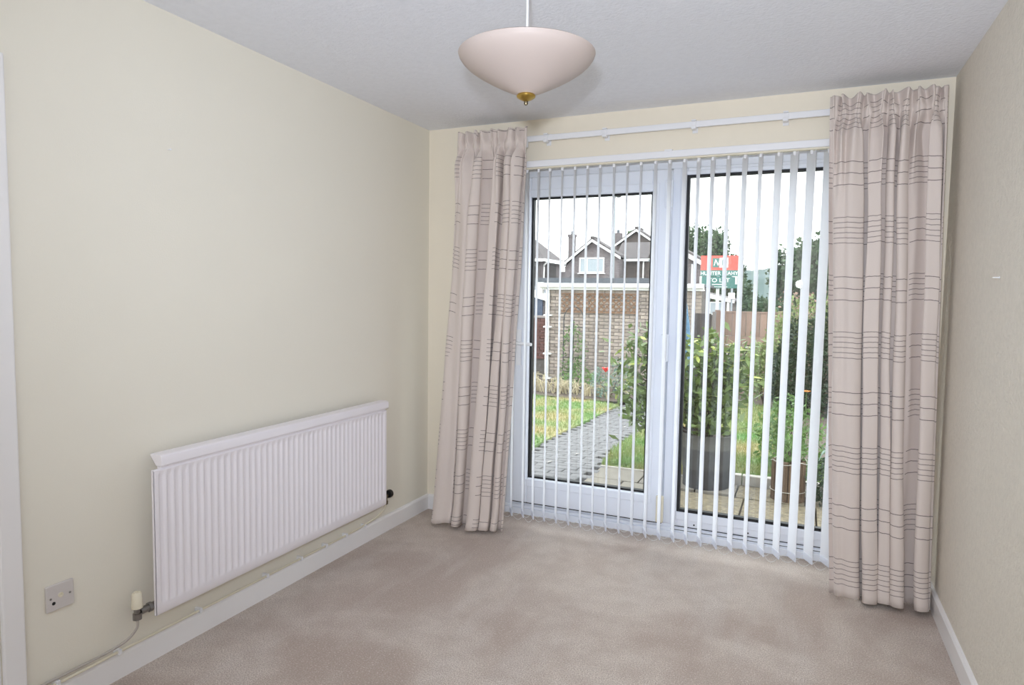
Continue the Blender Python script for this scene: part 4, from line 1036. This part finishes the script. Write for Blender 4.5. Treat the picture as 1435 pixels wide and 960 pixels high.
# lamp post and aerial
lp = thing('lamp_post', 'tall grey street lamp behind the garage', 'lamp post', (-5.66,25,-1.5))
MB().tube([(-5.66,25,-1.5),(-5.66,25,2.4),(-5.66,25,5.8)], [.12,.10,.075], 10).build('column', M['post'], lp, smooth=True)
MB().tube([(-5.66,25,5.74),(-5.58,24.95,5.82),(-5.5,24.9,5.82)], .035, 6).build('bracket', M['post'], lp)
MB().box(-5.52,-5.33,24.84,25.0,5.77,5.86).build('lantern', M['dark_metal'], lp, bevel=.03)
MB().box(-16,-13.1,41,42,-2.2,3.2).build('side_wall', M['house_dark'], h1)
am = MB().tube([(-12.0,46.6,4.6),(-12.0,46.6,7.0)], .022, 5).build('aerial_mast', M['post'], h2)
MB().bar((-12.2,46.6,6.9),(-11.8,46.6,6.93),.03,.03).build('boom', M['post'], am)
MB().box(-14,-10.9,46.4,47.5,-2,5.0).build('rear_wall', M['house_brown'], h2)

# ------------------------------------------------------------------ trees and hill
def tree(name, label, x, y, zc, r, rz_, n, size, m, trunk=True, lobes=5):
    random.seed(hash((round(x*10), round(y*10))) % 9999)
    root = thing(name, label, 'tree', (x,y,-2), 'trees beyond the fence')
    pts = []
    for k in range(lobes):
        a_ = 2*PI*k/lobes; q = .0 if k == 0 else .5
        c = (x+r*q*math.cos(a_), y+r*q*math.sin(a_)*.6, zc+rz_*.35*math.sin(k*2.3))
        pts += blob_pts(c, (r*.62,r*.6,rz_*.72), n//lobes, .35)
    leafcloud(pts, size, narrow=.7).build('crown', m, root, kind='stuff', recalc=False)
    MB().tube([(x,y,-2),(x+.1,y,zc*.4),(x,y,zc)], [.28,.22,.1], 8).build('trunk', M['bark'], root)
    return root
for x, y, zc, r, rz_, l, n in [(-5.0,43,4.0,1.7,2.6,'dark broad tree rising right of the door mullion',5200),(-3.1,40,3.6,1.1,2.4,'dark tree behind the red top of the board',4000),(-2.3,44,2.6,1.0,1.9,'rounded dark tree right of the board',2600),
     (-1.2,34.8,1.0,1.2,1.5,'dark shrubby tree low between the board and the hill',3600),(.1,29,.4,1.1,1.2,'low grey-green tree under the hill',2600),(1.75,32,1.9,1.2,2.3,'dark green tree at the right edge of the hill',5200),(2.5,28,2.0,1.1,2.3,'tall dark green tree left of the curtain',5200),(3.7,31.5,2.2,1.3,2.3,'tall dark green tree next to the curtain edge',5200),(6.9,33,2.4,1.6,2.4,'dark tree mostly behind the right curtain',2600),
     (1.1,24,.3,1.0,1.2,'dark green tree just above the fence',3000),(-11.9,56,6.0,.8,1.6,'small pale tree beside the aerial',900)]:
    tree('tree', l, x, y, zc, r, rz_, n, .24 if y < 50 else .4, M['tree_leaf'])
b = MB(); vs_ = []; NX, NYH = 60, 10
for j in range(NYH+1):
    for i in range(NX+1):
        x = -90+180*i/NX; t = j/NYH
        h = (15.8+2.2*noise.noise(Vector((x*.045,3,0)))+1.4*noise.noise(Vector((x*.16,9,0)))-abs(x-8)*.05)*math.sin(t*PI/2)
        vs_.append((x,185+45*t,h-3+1.0*noise.noise(Vector((x*.3,t*6,2)))*t))
b.add(vs_, [(j*(NX+1)+i,j*(NX+1)+i+1,(j+1)*(NX+1)+i+1,(j+1)*(NX+1)+i) for j in range(NYH) for i in range(NX)])
b.build('hill', M['hill'], kind='structure', smooth='all', label='wooded hill on the skyline, tinted blue-green by painted haze')
